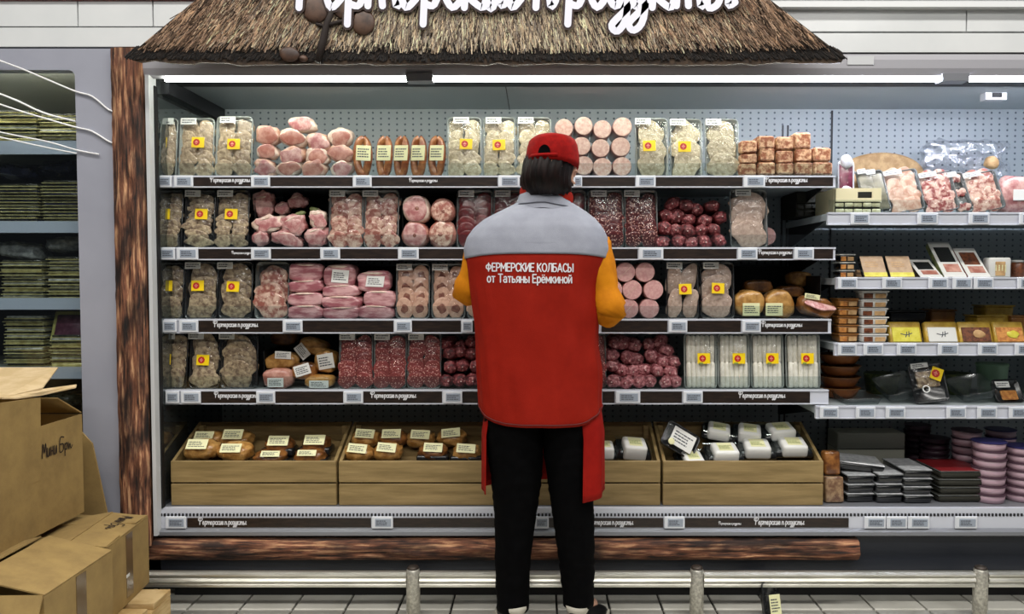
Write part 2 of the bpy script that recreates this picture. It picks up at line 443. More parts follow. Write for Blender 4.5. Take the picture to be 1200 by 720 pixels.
def shelf(key, y0, y1, x0, x1, Y, prints, texts, guard=True, depth=.44):
    z1, z0 = zz(y0, Y), zz(y1, Y)
    a, b = xx(x0, Y, y0), xx(x1, Y, y0)
    sh = cpart('shelf', bxp(a, b, Y + .012, Y + depth, z1 - .03, z1 - .004), 'case_grey')
    r = MB(); pr = [(Y + .014, z1), (Y - .004, z1), (Y - .004, z1 - .006), (Y, z1 - .007), (Y, z0 + .005), (Y - .004, z0 + .004), (Y - .004, z0), (Y + .014, z0)]
    r.rings([[(x, p, q) for p, q in pr] for x in (a, b)], True)
    cpart('price_rail', r, 'rail_light', sh)
    for (p0, p1) in prints:
        cpart('print_strip', bxp(xx(p0, Y, y0), xx(p1, Y, y0), Y - .0025, Y - .0005, z0 + .0052, z1 - .0072), 'strip_brown', sh)
    for (p0, p1) in texts:
        u, v = xx(p0, Y, y0), xx(p1, Y, y0)
        t = put('lettering', small, 'lettering_white', sh)
        sc = (v - u) / 518
        t.location = Vector((u, Y - .0035, (z0 + z1) / 2 - 6 * sc)) - case.location - sh.location * 0 - (sh.location + Vector((0, 0, 0)))
        t.scale = (sc, 1, sc * .95)
    if guard:
        cpart('front_guard', bxp(a + .01, b - .01, Y + .016, Y + .019, z1 - .002, z1 + .05), 'clear_plastic', sh)
    for k in range(2):
        px = a + .01 if k == 0 else b - .014
        g = MB(); g.add([(px, Y + .06, z1 - .03), (px, Y + depth, z1 - .03), (px, Y + depth, z1 - .12), (px, Y + depth - .02, z1 - .12),
                         (px + .004, Y + .06, z1 - .03), (px + .004, Y + depth, z1 - .03), (px + .004, Y + depth, z1 - .12), (px + .004, Y + depth - .02, z1 - .12)],
                        [(0, 1, 2, 3), (4, 7, 6, 5), (0, 4, 5, 1), (1, 5, 6, 2), (2, 6, 7, 3), (3, 7, 4, 0)])
        cpart('bracket', g, 'case_dark', sh)
    SHELF[key] = (z1 - .004, Y)
DL = .52
shelf('A1', 206, 220, 184, 979, YS, [(227, 294), (317, 413), (436, 583), (609, 672), (682, 744), (768, 870), (896, 976)], [(247, 294), (480, 513), (897, 946)], depth=DL)
shelf('A2', 290, 305, 186, 979, YS, [(233, 294), (318, 375), (399, 466), (491, 600), (610, 747), (777, 863), (887, 929), (953, 976)], [(272, 297), (889, 928)], depth=DL)
shelf('A3', 374, 391, 189, 974, YS, [(233, 331), (355, 461), (483, 540), (554, 700), (705, 782), (805, 868), (891, 970)], [(251, 303), (893, 940)], depth=DL)
shelf('A4', 457, 474, 193, 971, YS, [(236, 300), (323, 402), (426, 518), (542, 700), (706, 720), (750, 799), (823, 949)], [(252, 304), (435, 488), (866, 920)], depth=DL)
shelf('R1', 249, 264, 970, 1330, 2.985, [], [], depth=.5)
shelf('R2', 325, 339, 980, 1330, 2.985, [], [], guard=False, depth=.5)
shelf('R3', 402, 417, 978, 1330, 2.985, [], [], guard=False, depth=.5)
shelf('R4', 476, 491, 956, 1330, 2.97, [], [], guard=False, depth=.5)

# bottom deck
YD = 2.93
zd = zz(596, YD)
SHELF['B'] = (zd, YD + .03)
cpart('deck', bxp(XL, XR, YD + .02, YB, zd - .03, zd), 'rail_mid')
cpart('deck_lip', bxp(XL, XR, YD, YD + .02, zz(604.5, YD), zd), 'rail_light')
g = MB()
n = int((XR - XL) / .014)
for i in range(n): g.box(XL + i * .014, XL + i * .014 + .007, YD - .004, YD, zz(604.5, YD) - .002, zz(602, YD))
o = cpart('grille_teeth', g, 'case_dark'); o['kind'] = 'stuff'
br = cpart('bottom_rail', bxp(XL, XR, YD - .002, YD + .03, zz(619, YD), zz(604.8, YD)), 'rail_light')
for p0, p1 in ((220, 435), (461, 625), (643, 777), (802, 994)):
    cpart('print_strip', bxp(xx(p0, YD, 611), xx(p1, YD, 611), YD - .005, YD - .002, zz(618, YD), zz(607, YD)), 'strip_brown', br)
for p0, p1 in ((234, 290), (688, 742), (842, 868), (884, 942)):
    u, v = xx(p0, YD, 611), xx(p1, YD, 611); sc = (v - u) / 518
    t = put('lettering', small, 'lettering_white', br)
    t.location = Vector((u, YD - .0065, zz(614.5, YD))) - case.location - br.location; t.scale = (sc, 1, sc)
b = MB(); pr = [(YD + .04, zz(619, YD)), (YD - .004, zz(619, YD)), (YD - .02, zz(622, YD)), (YD - .02, zz(626, YD)), (YD, zz(629, YD)), (YD + .04, zz(629, YD))]
b.rings([[(x, p, q) for p, q in pr] for x in (XL - .012, XR)], True)
cpart('bumper', b, 'rail_mid')
cpart('base_panel', bxp(XL - .01, XR, 2.945, 3.4, zz(668, 2.945), zz(629, 2.945)), 'base_panel')
cpart('toe_kick', bxp(XL - .01, XR, 3.055, 3.4, 0, zz(668, 2.945)), 'case_black')

# price tags: each is a clipped-on electronic label
TAGN = {}
def price_tags(key, py, spans, Y, where, hh=14):
    w0 = None
    for i, (a, b) in enumerate(spans):
        wv = xx(b, Y, py) - xx(a, Y, py); hv = zz(py - hh / 2, Y) - zz(py + hh / 2, Y)
        c = Pt((a + b) / 2, py, Y)
        t = thing('price_tag', f'electronic price tag, {nth(i, len(spans))} of those on {where}', 'price tag', (c.x, Y - .006, c.z - hv / 2), (0, 0, 0), f'price tags on {where}')
        put('tag_body', rbox(wv, .008, hv, .002, 1), 'tag_white', t)
        s = put('screen', rbox(wv * .74, .003, hv * .66, .001, 1), 'tag_screen', t, (wv * .04, -.004, hv * .17))
        put('print', bars_mesh(round(wv * .62, 3), round(hv * .45, 3), 3, i % 4), 'print_dark', s, (0, -.0022, hv * .33))
W = 'meat shelf'
price_tags('A1', 213, [(186, 202), (205, 227), (295, 317), (414, 436), (584, 609), (672, 682), (745, 768), (871, 896)], YS - .003, 'the top meat shelf')
price_tags('A2', 297.5, [(188, 206), (208, 233), (295, 318), (376, 399), (467, 491), (748, 777), (864, 887), (930, 953)], YS - .003, 'the second meat shelf')
price_tags('A3', 382.5, [(191, 208), (211, 233), (332, 355), (462, 483), (541, 554), (783, 805), (869, 891)], YS - .003, 'the third meat shelf')
price_tags('A4', 465.5, [(195, 211), (213, 236), (301, 323), (403, 426), (519, 542), (721, 750), (800, 823)], YS - .003, 'the fourth meat shelf')
price_tags('B', 612, [(195, 219), (436, 461), (626, 643), (778, 802), (1012, 1037), (1038, 1062), (1063, 1088), (1118, 1144)], YD - .004, 'the bottom rail')
price_tags('R1', 256.5, [(996, 1018), (1074, 1098), (1134, 1158), (1193, 1216)], 2.981, 'the uppermost plain white rail at right')
price_tags('R2', 332, [(981, 1004), (1033, 1056), (1087, 1110), (1115, 1138), (1140, 1163), (1191, 1214)], 2.981, 'the second plain white rail at right')
price_tags('R3', 409.5, [(981, 1003), (1011, 1034), (1050, 1073), (1098, 1122), (1145, 1168), (1188, 1211)], 2.981, 'the third plain white rail at right')
price_tags('R4', 483.5, [(960, 982), (1002, 1025), (1037, 1060), (1108, 1131), (1144, 1167), (1181, 1204)], 2.966, 'the lowest plain white rail at right')

# white panels above the canopy
top = thing('overhead_panels', 'white glossy panels running above the refrigerated cases', 'panel', (0, 2.95, 2.15))
YO = 2.90
for (a, b, y0, y1) in ((-250, 91, -70, 31), (92, 179, -70, 31), (180, 640, -70, 31), (641, 1132, 8.5, 37), (1133, 1420, 8.5, 37),
                       (-250, 420, 32, 55), (421, 1420, 38.5, 61.5), (641, 1420, -70, 0)):
    o = cpart('panel', bxp(xx(a, YO, 30) + .001, xx(b, YO, 30) - .001, YO, YO + .03, zz(y1, YO) + .001, zz(y0, YO) - .001), 'fascia_white', top)
cpart('ledge', bxp(xx(700, YO, 4), xx(1420, YO, 4), YO - .03, YO + .03, zz(8, YO - .03), zz(1.2, YO - .03)), 'white_paint', top)
cpart('backing', bxp(-3.4, 3.2, YO + .03, YO + .6, 2.142, zz(-90, YO)), 'fascia_grey', top)
cpart('red_trim', bxp(xx(-250, YO, 0), xx(300, YO, 0), YO - .012, YO, zz(.4, YO), zz(-8, YO)), 'red_trim', top)
cpart('smudge', bxp(xx(993, 2.899, 70), xx(1024, 2.899, 70), 2.897, 2.899, zz(76, 2.9), zz(66, 2.9)), 'frame_white', top)

# ------------------------------------------------------------------ thatch sign
YT = 2.80
sign = thing('thatch_roof_sign', 'thatched roof shaped sign board with white brush lettering above the meat case', 'sign', (-.1, YT + .02, zz(75, YT)))
edge = [(152, 64), (154, 70), (165, 73)]
R = random.Random(3)
x = 180
while x < 960:
    edge.append((x, 75 + R.uniform(-2.2, 1.6) - (3 if x < 200 else 0))); x += R.uniform(12, 30)
edge += [(975, 74), (986, 73), (989, 68), (984, 63), (903, 0), (820, -64), (310, -64), (229, 0), (175, 45)]
bm = MB(); fr = [Pt(a, b, YT) for a, b in edge]
bm.rings([[(p.x, YT, p.z) for p in fr], [(p.x, YT + .012, p.z) for p in fr]], True)
cpart('board', bm, 'thatch_board', sign)
# straw
mb = MB(); cols = []
def straw(px, py, ln, wd, lift, c):
    t = (px - 570) / 415
    dx, dy = t * 1.05 + R.gauss(0, .22), 1.0
    l = math.hypot(dx, dy); dx /= l; dy /= l
    a = Pt(px, py, YT); b = Pt(px + dx * ln, py + dy * ln, YT)
    n = Vector((dy, 0, dx)) * (wd * .0031 * .5)
    y = YT - lift
    mb.add([(a.x - n.x, y + .001, a.z - n.z), (a.x, y - .002, a.z), (a.x + n.x, y + .001, a.z + n.z),
            (b.x - n.x * .7, y - .001, b.z - n.z * .7), (b.x, y - .004, b.z), (b.x + n.x * .7, y - .001, b.z + n.z * .7)], [(0, 1, 4, 3), (1, 2, 5, 4)])
    cols.append(c)
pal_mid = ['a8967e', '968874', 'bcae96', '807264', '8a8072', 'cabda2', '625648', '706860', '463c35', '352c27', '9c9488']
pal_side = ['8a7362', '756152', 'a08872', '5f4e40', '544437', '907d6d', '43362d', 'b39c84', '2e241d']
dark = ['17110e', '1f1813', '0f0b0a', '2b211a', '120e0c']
def inside(px, py):
    xl = 229 - (py / 64) * 77; xr = 903 + (py / 64) * 82
    return xl + 3 < px < xr - 3
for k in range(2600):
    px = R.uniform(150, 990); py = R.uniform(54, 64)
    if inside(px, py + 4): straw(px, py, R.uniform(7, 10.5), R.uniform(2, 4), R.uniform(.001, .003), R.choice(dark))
cand = []
for k in range(24000):
    px = R.uniform(150, 990); py = R.uniform(-66, 55)
    cand.append((py, px))
cand.sort(reverse=True)
for py, px in cand:
    ln = R.uniform(9, 20); wd = R.uniform(.8, 2.0)
    if py + ln > 61: ln = 61 - py + R.uniform(-3.5, 3.5)
    if ln < 4: continue
    dx = (px - 570) / 415 * ln
    if not (inside(px, py) and inside(px + dx * .95, py + ln)): continue
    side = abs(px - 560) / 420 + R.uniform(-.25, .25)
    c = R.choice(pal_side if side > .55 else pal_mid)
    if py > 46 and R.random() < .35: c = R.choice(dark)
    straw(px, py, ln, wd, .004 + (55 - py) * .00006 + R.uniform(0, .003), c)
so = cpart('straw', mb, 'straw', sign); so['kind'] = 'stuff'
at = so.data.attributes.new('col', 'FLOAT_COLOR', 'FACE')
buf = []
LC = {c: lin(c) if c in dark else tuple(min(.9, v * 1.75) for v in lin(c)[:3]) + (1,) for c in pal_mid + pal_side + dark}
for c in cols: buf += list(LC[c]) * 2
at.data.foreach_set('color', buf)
# printed nuts and twig
for (px, py, rx, ry) in ((427, 28, 14, 15), (372, 12, 16, 17), (404, 10, 14, 14), (341, 65, 12, 9), (357, 70, 5, 4)):
    c = Pt(px, py, YT); me = blob_mesh('nut', int(px) % 5, 2, .08, 1.2)
    o = put('nut', me, 'nut_brown', sign, (c.x - sign.location.x, YT - .014 - sign.location.y, c.z - sign.location.z), (0, .2, 0), (rx * .0031, .012, ry * .0031))
tw = MB(); tw.tube([Pt(*p, YT - .018) for p in ((392, 6), (383, 28), (378, 50), (372, 73))], [.008, .012, .014, .010], 8)
tw.tube([Pt(*p, YT - .018) for p in ((383, 30), (396, 26), (415, 22))], [.008, .007, .005], 6)
tw.tube([Pt(*p, YT - .018) for p in ((384, 32), (370, 28))], [.008, .005], 6)
cpart('twig', tw, 'twig_dark', sign, True)
kpx = (Pt(601, 12, YT).x - Pt(600, 12, YT).x)
base_ = Pt(345, 12, YT)
for nm, wd, mt, dy in (('lettering_outline', 13, 'lettering_edge', .024), ('lettering', 8.2, 'lettering_sign', .0265)):
    me = strokes_mesh([[(a, b) for a, b in st] for st in SCRIPT], wd, name=nm)
    o = put(nm, me, mt, sign, (base_.x - sign.location.x, YT - dy - sign.location.y, base_.z - sign.location.z), (0, 0, 0), (kpx, 1, kpx))

# ------------------------------------------------------------------ bark trim
def bark(name, label, px0, px1, py0, py1, Y, mat, vertical, seed):
    z1, z0 = zz(py0, Y), zz(py1, Y); x0, x1 = xx(px0, Y, py1 if vertical else py0), xx(px1, Y, py1 if vertical else py0)
    nu, nv = (12, 150) if vertical else (9, 260)
    mb = MB(); rows = []
    for j in range(nv + 1):
        row = []
        for i in range(nu + 1):
            u, v = i / nu, j / nv
            a, l = (x0 + (x1 - x0) * u, z0 + (z1 - z0) * v) if vertical else (x0 + (x1 - x0) * v, z0 + (z1 - z0) * u)
            P = Vector((a, seed, l)); q = Vector((a * 60, seed, l * 6)) if vertical else Vector((a * 6, seed, l * 80))
            d = .012 + .014 * math.sin(PI * u) + .012 * noise.noise(q) + .006 * noise.noise(q * 2.3)
            if i in (0, nu):
                e = .004 * noise.noise(Vector((v * 40, seed + i, 0)))
                if vertical: a += e
                else: l += e
                d = 0
            row.append((a, Y - max(d, 0), l))
        rows.append(row)
    mb.rings(rows, False, False, False)
    if vertical: mb.box(x0, x1, Y, Y + .02, z0, z1)
    else: mb.box(x0, x1, Y, Y + .02, z0, z1)
    o = put(name, mb.mesh(name, True), mat); c = Vector(((x0 + x1) / 2, Y, z0))
    o.data.transform(Matrix.Translation(-c)); o.location = c
    return tag(o, label, 'trim')
bark('bark_post', 'rough brown bark faced post between grey pillar and meat case', 142, 177.5, 58, 640, 2.895, 'bark', True, 1.7)
bark('bark_plank', 'long rough bark faced plank along the base of the meat case', 160, 1005, 631.5, 656.5, 2.92, 'bark_flat', False, 5.2)

# ------------------------------------------------------------------ guard rail on the floor
YR = 2.85
gr = thing('guard_rail', 'low worn steel bumper rail on short posts in front of the case', 'guard rail', (.3, YR, 0))
def rail(a, b):
    z = zz(677.5, YR); mb = MB()
    pr = [(-.018, .028), (-.03, .022), (-.03, .016), (-.021, .013), (-.03, .006), (-.034, 0), (-.03, -.006), (-.021, -.012), (-.026, -.018), (-.026, -.026), (-.014, -.029), (.0, -.029), (.0, .028)]
    mb.rings([[(x, YR + p, z + q) for p, q in pr] for x in (a, b)], True)
    cpart('rail', mb, 'chrome', gr)
xs = [xx(p, YR, 690) for p in (485, 815.5, 1146)]
rail(-2.3, xs[0] - .025); rail(xs[0] + .025, xs[1] - .025); rail(xs[1] + .025, xs[2] - .025); rail(xs[2] + .025, 2.3)
for i, x in enumerate(xs):
    mb = MB(); zt = zz(664, YR)
    mb.lathe([(.026, 0), (.026, zt - .02), (.024, zt - .006), (.018, zt)], 20)
    for k in range(len(mb.v)): v = mb.v[k]; mb.v[k] = (v[0] + x, v[1] + YR - .015, v[2])
    po = cpart('post', mb, 'steel_worn', gr, True)
    cp = MB().lathe([(.021, zt - .004), (.023, zt), (.018, zt + .006), (.0, zt + .008)], 16)
    for k in range(len(cp.v)): v = cp.v[k]; cp.v[k] = (v[0] + x, v[1] + YR - .015, v[2])
    cpart('post_cap', cp, 'steel_dark', po, True)

# ------------------------------------------------------------------ food materials
M('tray_dark', '1c1d1f', rough=.25, coat=.4)
M('tray_grey', '5d605f', rough=.25, coat=.4)
M('tray_clear', '8f9490', rough=.2, coat=.5)
M('sticker_yellow', 'f2cf12', rough=.35)
M('emblem_red', 'b8201c', rough=.35)
M('emblem_mark', 'e8a090', rough=.4)
M('label_white', 'e2e2de', rough=.45)
M('label_cream', 'e6e4b4', rough=.5)
M('beef_beige', '99836a', 'cdb99a', scale=60, lo=.36, hi=.6, rough=.45, coat=.25, bump=1, bscale=100, vary=.16)
M('beef_yellow', 'b5a685', 'e2d6b8', scale=60, lo=.36, hi=.6, rough=.45, coat=.25, bump=1, bscale=100, vary=.16)
M('roast_grey', '75604e', 'bba888', scale=60, lo=.38, hi=.6, rough=.45, coat=.25, bump=1, bscale=100, vary=.14)
M('pork_grey', 'a98f80', 'cfb8a8', scale=80, lo=.35, hi=.65, rough=.4, coat=.4, bump=.3, bscale=120, vary=.08)
M('ham_pink', 'ac6a6a', 'd8b0a8', scale=34, lo=.4, hi=.64, rough=.35, coat=.6, bump=.25, bscale=50, vary=.12)
M('ham_tan', 'a8685a', 'd0a090', scale=26, lo=.4, hi=.66, rough=.35, coat=.6, bump=.3, bscale=50, vary=.14)
M('ham_slab', '9c5a62', 'd6a8a8', scale=26, lo=.4, hi=.62, rough=.33, coat=.6, bump=.2, bscale=40, stretch=(.6, 1, 2.2), vary=.12)
M('rind_tan', 'c08c74', 'dcb8a4', scale=40, rough=.4, coat=.5)
M('fat_pale', 'e6d3c2', 'd3b4a2', scale=40, rough=.4, coat=.5)
M('bacon', '9b5c50', 'dcbca8', scale=46, lo=.42, hi=.58, rough=.38, coat=.5, bump=.3, bscale=80, vary=.12)
M('bacon_red', '8e3f3c', 'dfb9a8', scale=50, lo=.44, hi=.56, rough=.38, coat=.5, bump=.3, bscale=80, vary=.1)
M('meat_dark', '5a1c1e', '7c3030', scale=40, lo=.4, hi=.7, rough=.35, coat=.5, vary=.12)
M('salami', 'd8b0a0', '6a2224', scale=130, lo=.2, hi=.36, base3='4e171a', tex='voronoi', rough=.4, coat=.4, vary=.08)
M('salami_light', 'e0bcb0', '94433f', scale=140, lo=.18, hi=.32, base3='7c3534', tex='voronoi', rough=.4, coat=.4, vary=.08)
M('casing_pink', 'b98a84', rough=.35, coat=.6)
M('sausage_face', 'cc9694', 'dfb6b0', scale=90, lo=.4, hi=.7, rough=.35, coat=.5, vary=.05)
M('sausage_face_pale', 'cda496', 'e8d0c2', scale=70, lo=.38, hi=.68, rough=.35, coat=.5, vary=.06)
M('casing_brown', '8a4a26', 'b57a4a', scale=40, lo=.4, hi=.65, rough=.3, coat=.6, bump=.2, vary=.1)
M('smoked_square', '94583a', 'dcb48c', scale=60, lo=.42, hi=.6, rough=.32, coat=.5, bump=1, bscale=70, vary=.14)
M('dry_sausage', '4a1519', '87383c', scale=85, lo=.42, hi=.58, base3='d8b0aa', rough=.55, coat=.08, bump=1, bscale=130, vary=.2)
M('dry_sausage_pale', '6e3238', 'a86a6e', scale=85, lo=.42, hi=.58, base3='dcc0bc', rough=.55, coat=.08, bump=1, bscale=130, vary=.18)
M('clip_pale', 'cdb2ac', rough=.4)
M('roll_meat', 'dcb49c', 'c69a84', scale=60, rough=.4, coat=.4, vary=.06)
M('roll_core', '7a463c', '9b6a58', scale=70, rough=.45, coat=.4)
M('sausage_white', 'd9d6c8', 'efece0', scale=50, lo=.35, hi=.65, rough=.45, coat=.4, vary=.04)
M('golden_bake', '9a6a30', 'd0a05c', scale=34, lo=.38, hi=.64, rough=.35, coat=.6, bump=.5, bscale=60, vary=.16)
M('roast_brown', '5c3418', 'a06a34', scale=30, lo=.38, hi=.66, rough=.32, coat=.6, bump=.5, bscale=50, vary=.18)
M('herb_green', '4c5a30', '7d8450', scale=60, rough=.5)
M('liner_black', '08080a', rough=.6)
M('crate_wood', '7d683f', '9b8356', scale=9, lo=.35, hi=.66, rough=.6, bump=.15, bscale=30, stretch=(.5, 1, 5), detail=6, vary=.06)
M('crate_inner', '6a5530', '826b42', scale=9, rough=.7, stretch=(.5, 1, 5), vary=.05)
M('green_print', '7a8a3c', rough=.5)

# ------------------------------------------------------------------ food builders
def dish_mesh(w, h, d=.03, r=.018):
    k = ('dish', round(w, 3), round(h, 3), d)
    if k in CACHE: return CACHE[k]
    mb = MB()
    def ring(ins, y): return [(x, y, z + h / 2) for x, z in rrect(w - 2 * ins, h - 2 * ins, max(r - ins, .004))]
    mb.rings([ring(.009, d - .004), ring(.005, 0), ring(0, -.001), ring(0, .003), ring(.005, .004), ring(.008, d)], True, True, True)
    me = mb.mesh('dish', True); CACHE[k] = me; return me
def film_mesh(w, h, bulge=.012, r=.016):
    k = ('film', round(w, 3), round(h, 3), bulge)
    if k in CACHE: return CACHE[k]
    mb = MB()
    def ring(ins, y): return [(x, y, z + h / 2) for x, z in rrect(w - 2 * ins, h - 2 * ins, max(r - ins * .5, .004))]
    mb.rings([ring(.002, -.0015), ring(.012, -bulge * .7), ring(.026, -bulge)], True, False, True)
    me = mb.mesh('film', True); CACHE[k] = me; return me
def slice_mesh(seed, n=20, wob=.1):
    k = ('slice', seed, n, wob)
    if k in CACHE: return CACHE[k]
    mb = MB(); R = random.Random(seed * 7 + 1)
    rad = [1 + wob * noise.noise(Vector((math.cos(2 * PI * j / n) * 1.3, math.sin(2 * PI * j / n) * 1.3, seed * 5.1))) * 1.6 for j in range(n)]
    def ring(s, y): return [(rad[j] * s * math.cos(2 * PI * j / n), y + .12 * noise.noise(Vector((j * .5, seed, 0))), rad[j] * s * math.sin(2 * PI * j / n)) for j in range(n)]
    mb.rings([ring(.97, .5), ring(1, .2), ring(.97, -.3), ring(.8, -.5)], True)
    me = mb.mesh('slice', True); CACHE[k] = me; return me
def emblem_mesh():
    if 'emb' in CACHE: return CACHE['emb']
    mb = MB(); n = 20
    ring = [((1 + .1 * (j % 2)) * math.cos(2 * PI * j / n), 0, (1 + .1 * (j % 2)) * math.sin(2 * PI * j / n)) for j in range(n)]
    mb.add(ring, [tuple(range(n))], 0)
    mb.add([(-.5, -.0004, -.1), (.5, -.0004, -.1), (.5, -.0004, .15), (-.5, -.0004, .15)], [(0, 1, 2, 3)], 1)
    mb.add([(-.3, -.0004, .3), (.3, -.0004, .3), (0, -.0004, .62)], [(0, 1, 2)], 1)
    mb.add([(-.3, -.0004, -.35), (.3, -.0004, -.35), (.2, -.0004, -.55), (-.2, -.0004, -.55)], [(0, 1, 2, 3)], 1)
    me = mb.mesh('emblem', nslots=2); CACHE['emb'] = me; return me
def sticker(parent, x, y, z, wv=.05, hv=.042, rz=0):
    s = put('sticker', rbox(wv, .002, hv, .0008, 1), 'sticker_yellow', parent, (x, y, z - hv / 2), (0, rz, 0))
    put('emblem', emblem_mesh(), ['emblem_red', 'emblem_mark'], s, (-wv * .1, -.0016, hv * .5), (0, 0, 0), (hv * .3, 1, hv * .3))
    return s
def paper(parent, x, y, z, wv, hv, mat='label_white', rot=(0, 0, 0), rows=3, seed=0, name='label'):
    s = put(name, rbox(wv, .002, hv, .0008, 1), mat, parent, (x, y, z), rot)
    put('print', bars_mesh(round(wv * .8, 3), round(hv * .66, 3), rows, seed % 4), 'print_dark', s, (0, -.0014, hv * .5))
    return s
SC = [0]
def tray_pack(row, x0, x1, ytop, label, mat, cols=2, rows=6, stick=None, tagpos=None, tray='tray_dark', group=None, rs=None,
              name='tray_pack', cat='meat pack', lean=-.12, Y=None, core=False, sx=1.0, lean_rnd=0):
    zs, Ys = SHELF[row]
    Y = Y or Ys + .045
    a, b = xx(x0, Y, 300), xx(x1, Y, 300); w_ = b - a; h = (zz(ytop, Y) - zs) / math.cos(lean)
    t = thing(name, label, cat, ((a + b) / 2, Y, zs + .001), (lean, 0, 0), group)
    put('tray', dish_mesh(w_, h), tray, t)
    SC[0] += 1; R = random.Random(SC[0])
    iw = w_ * .92; ih = h * .92; cw = iw / cols
    rr = rs or cw * .56
    for c in range(cols):
        for r in range(rows):
            zc = h * .95 - rr * .95 - (ih - rr * 1.75) * (r / max(1, rows - 1))
            xc = -iw / 2 + cw * (c + .5) + R.uniform(-.04, .04) * w_
            s = put('slice', slice_mesh(R.randrange(6), wob=.2 if mat.startswith(('beef', 'roast', 'bacon', 'pork')) else .1), mat, t, (xc, .014 - .0034 * r - .0015 * c, zc),
                    (R.uniform(.16, .3), R.uniform(-.3, .3), R.uniform(-.12, .12)), (cw * (.57 if cols > 1 else .5) * min(sx, 1.0) * R.uniform(.94, 1.06), .006, rr * R.uniform(.92, 1.04)))
            if core:
                put('filling', slice_mesh(R.randrange(6), wob=.3), 'roll_core', s, (0, -.35, 0), (0, R.uniform(0, 6), 0), (.46, .5, .5))
    put('film', film_mesh(round(w_, 3), round(h, 3), .016), 'clear_film', t)
    if stick:
        c = Pt(stick[0], stick[1], Y); sticker(t, c.x - t.location.x, -.0185, (c.z - zs) / math.cos(lean), rz=R.uniform(-.04, .06))
    if tagpos:
        c = Pt(tagpos, ytop + 5, Y); paper(t, c.x - t.location.x, -.012, h - .03, .062, .026, rows=2, seed=SC[0])
    return t
def lump(name, label, cat, group, mesh, mat, px, py, Y, rx, rz, ry=None, rot=(0, 0, 0)):
    k = Y / F
    c = Pt(px, py, Y)
    o = put(name, mesh, mat, None, (c.x, Y + (ry or rx * k), c.z), rot, (rx * k, ry or rx * k, rz * k))
    return tag(o, label, cat, group)
def round_sausage(px, py, r, Y, label, group, face='sausage_face', name='round_sausage', L=.2, line=False):
    if 'rs' not in CACHE:
        CACHE['rs'] = MB().lathe([(.8, .03), (.97, .035), (1, .09), (1, .92), (.85, 1)], 24, 'y').mesh('casing', True)
        CACHE['rsf'] = MB().lathe([(.02, -.004), (.9, -.003), (.945, .01), (.95, .06)], 24, 'y').mesh('face')
        CACHE['rsl'] = MB().box(-.75, .75, -.014, -.011, -.02, .02).mesh('seam')
    k = Y / F; c = Pt(px, py, Y)
    o = put(name, CACHE['rs'], 'casing_pink', None, (c.x, Y, c.z), (0, 0, 0), (r * k, L, r * k)); tag(o, label, 'sausage', group)
    put('cut_face', CACHE['rsf'], face, o, (0, 0, 0), (0, random.uniform(0, 6), 0))
    if line: put('film_seam', CACHE['rsl'], 'fat_pale', o, (0, 0, 0), (0, -.8, 0))
    return o
def stick_mesh(seed):
    k = ('stick', seed)
    if k in CACHE: return CACHE[k]
    mb = MB(); n = 20; R = []
    for i, (r, y) in enumerate([(.14, -.02), (.36, .0), (.66, .006), (.84, .03), (.96, .09), (1.0, .22), (1.02, .6), (.95, .9), (.4, 1)]):
        ring = []
        for j in range(n):
            a = 2 * PI * j / n; d = 1 + .2 * noise.noise(Vector((math.cos(a) * 1.6, y * 9, math.sin(a) * 1.6 + seed * 4))) + .05 * math.sin(5 * a + seed)
            ring.append((r * d * math.cos(a), y, r * d * math.sin(a)))
        R.append(ring)
    mb.rings(R); me = mb.mesh('stick', True); CACHE[k] = me; return me
def dry_stick(px, py, r, Y, label, group, mat='dry_sausage', L=.17, rot=(0, 0, 0)):
    k = Y / F; c = Pt(px, py, Y)
    o = put('dry_sausage', stick_mesh(random.randrange(5)), mat, None, (c.x, Y, c.z), (rot[0] + random.uniform(-.1, .1), random.uniform(-.6, .6), random.uniform(-.35, .35) + rot[2]), (r * k * random.uniform(.95, 1.2), L, r * k * random.uniform(.85, 1.0)))
    tag(o, label, 'sausage', group)
    if 'clip' not in CACHE: CACHE['clip'] = MB().lathe([(.06, -.05), (.1, -.045), (.08, -.02), (.14, 0)], 8, 'y').mesh('clip', True)
    put('clip', CACHE['clip'], 'clip_pale', o)
    return o
def liner(row, x0, x1, y0, label):
    zs, Ys = SHELF[row]; Y = Ys + .03
    a, b = xx(x0, Y, 300) + .004, xx(x1, Y, 300) - .004; h = zz(y0, Y + .35) - zs
    t = thing('display_liner', label, 'display tray', ((a + b) / 2, Y, zs), (0, 0, 0), 'black display liners')
    w2 = (b - a) / 2
    put('base', MB().box(-w2, w2, .24, .42, 0, .004).mesh(), 'liner_black', t)
    put('back', MB().box(-w2, w2, .40, .42, .004, h).mesh(), 'liner_black', t)
    for s in (-1, 1): put('side', MB().box(s * w2 - .0015, s * w2 + .0015, .06, .42, 0, h * .8).mesh(), 'liner_black', t)
    return t

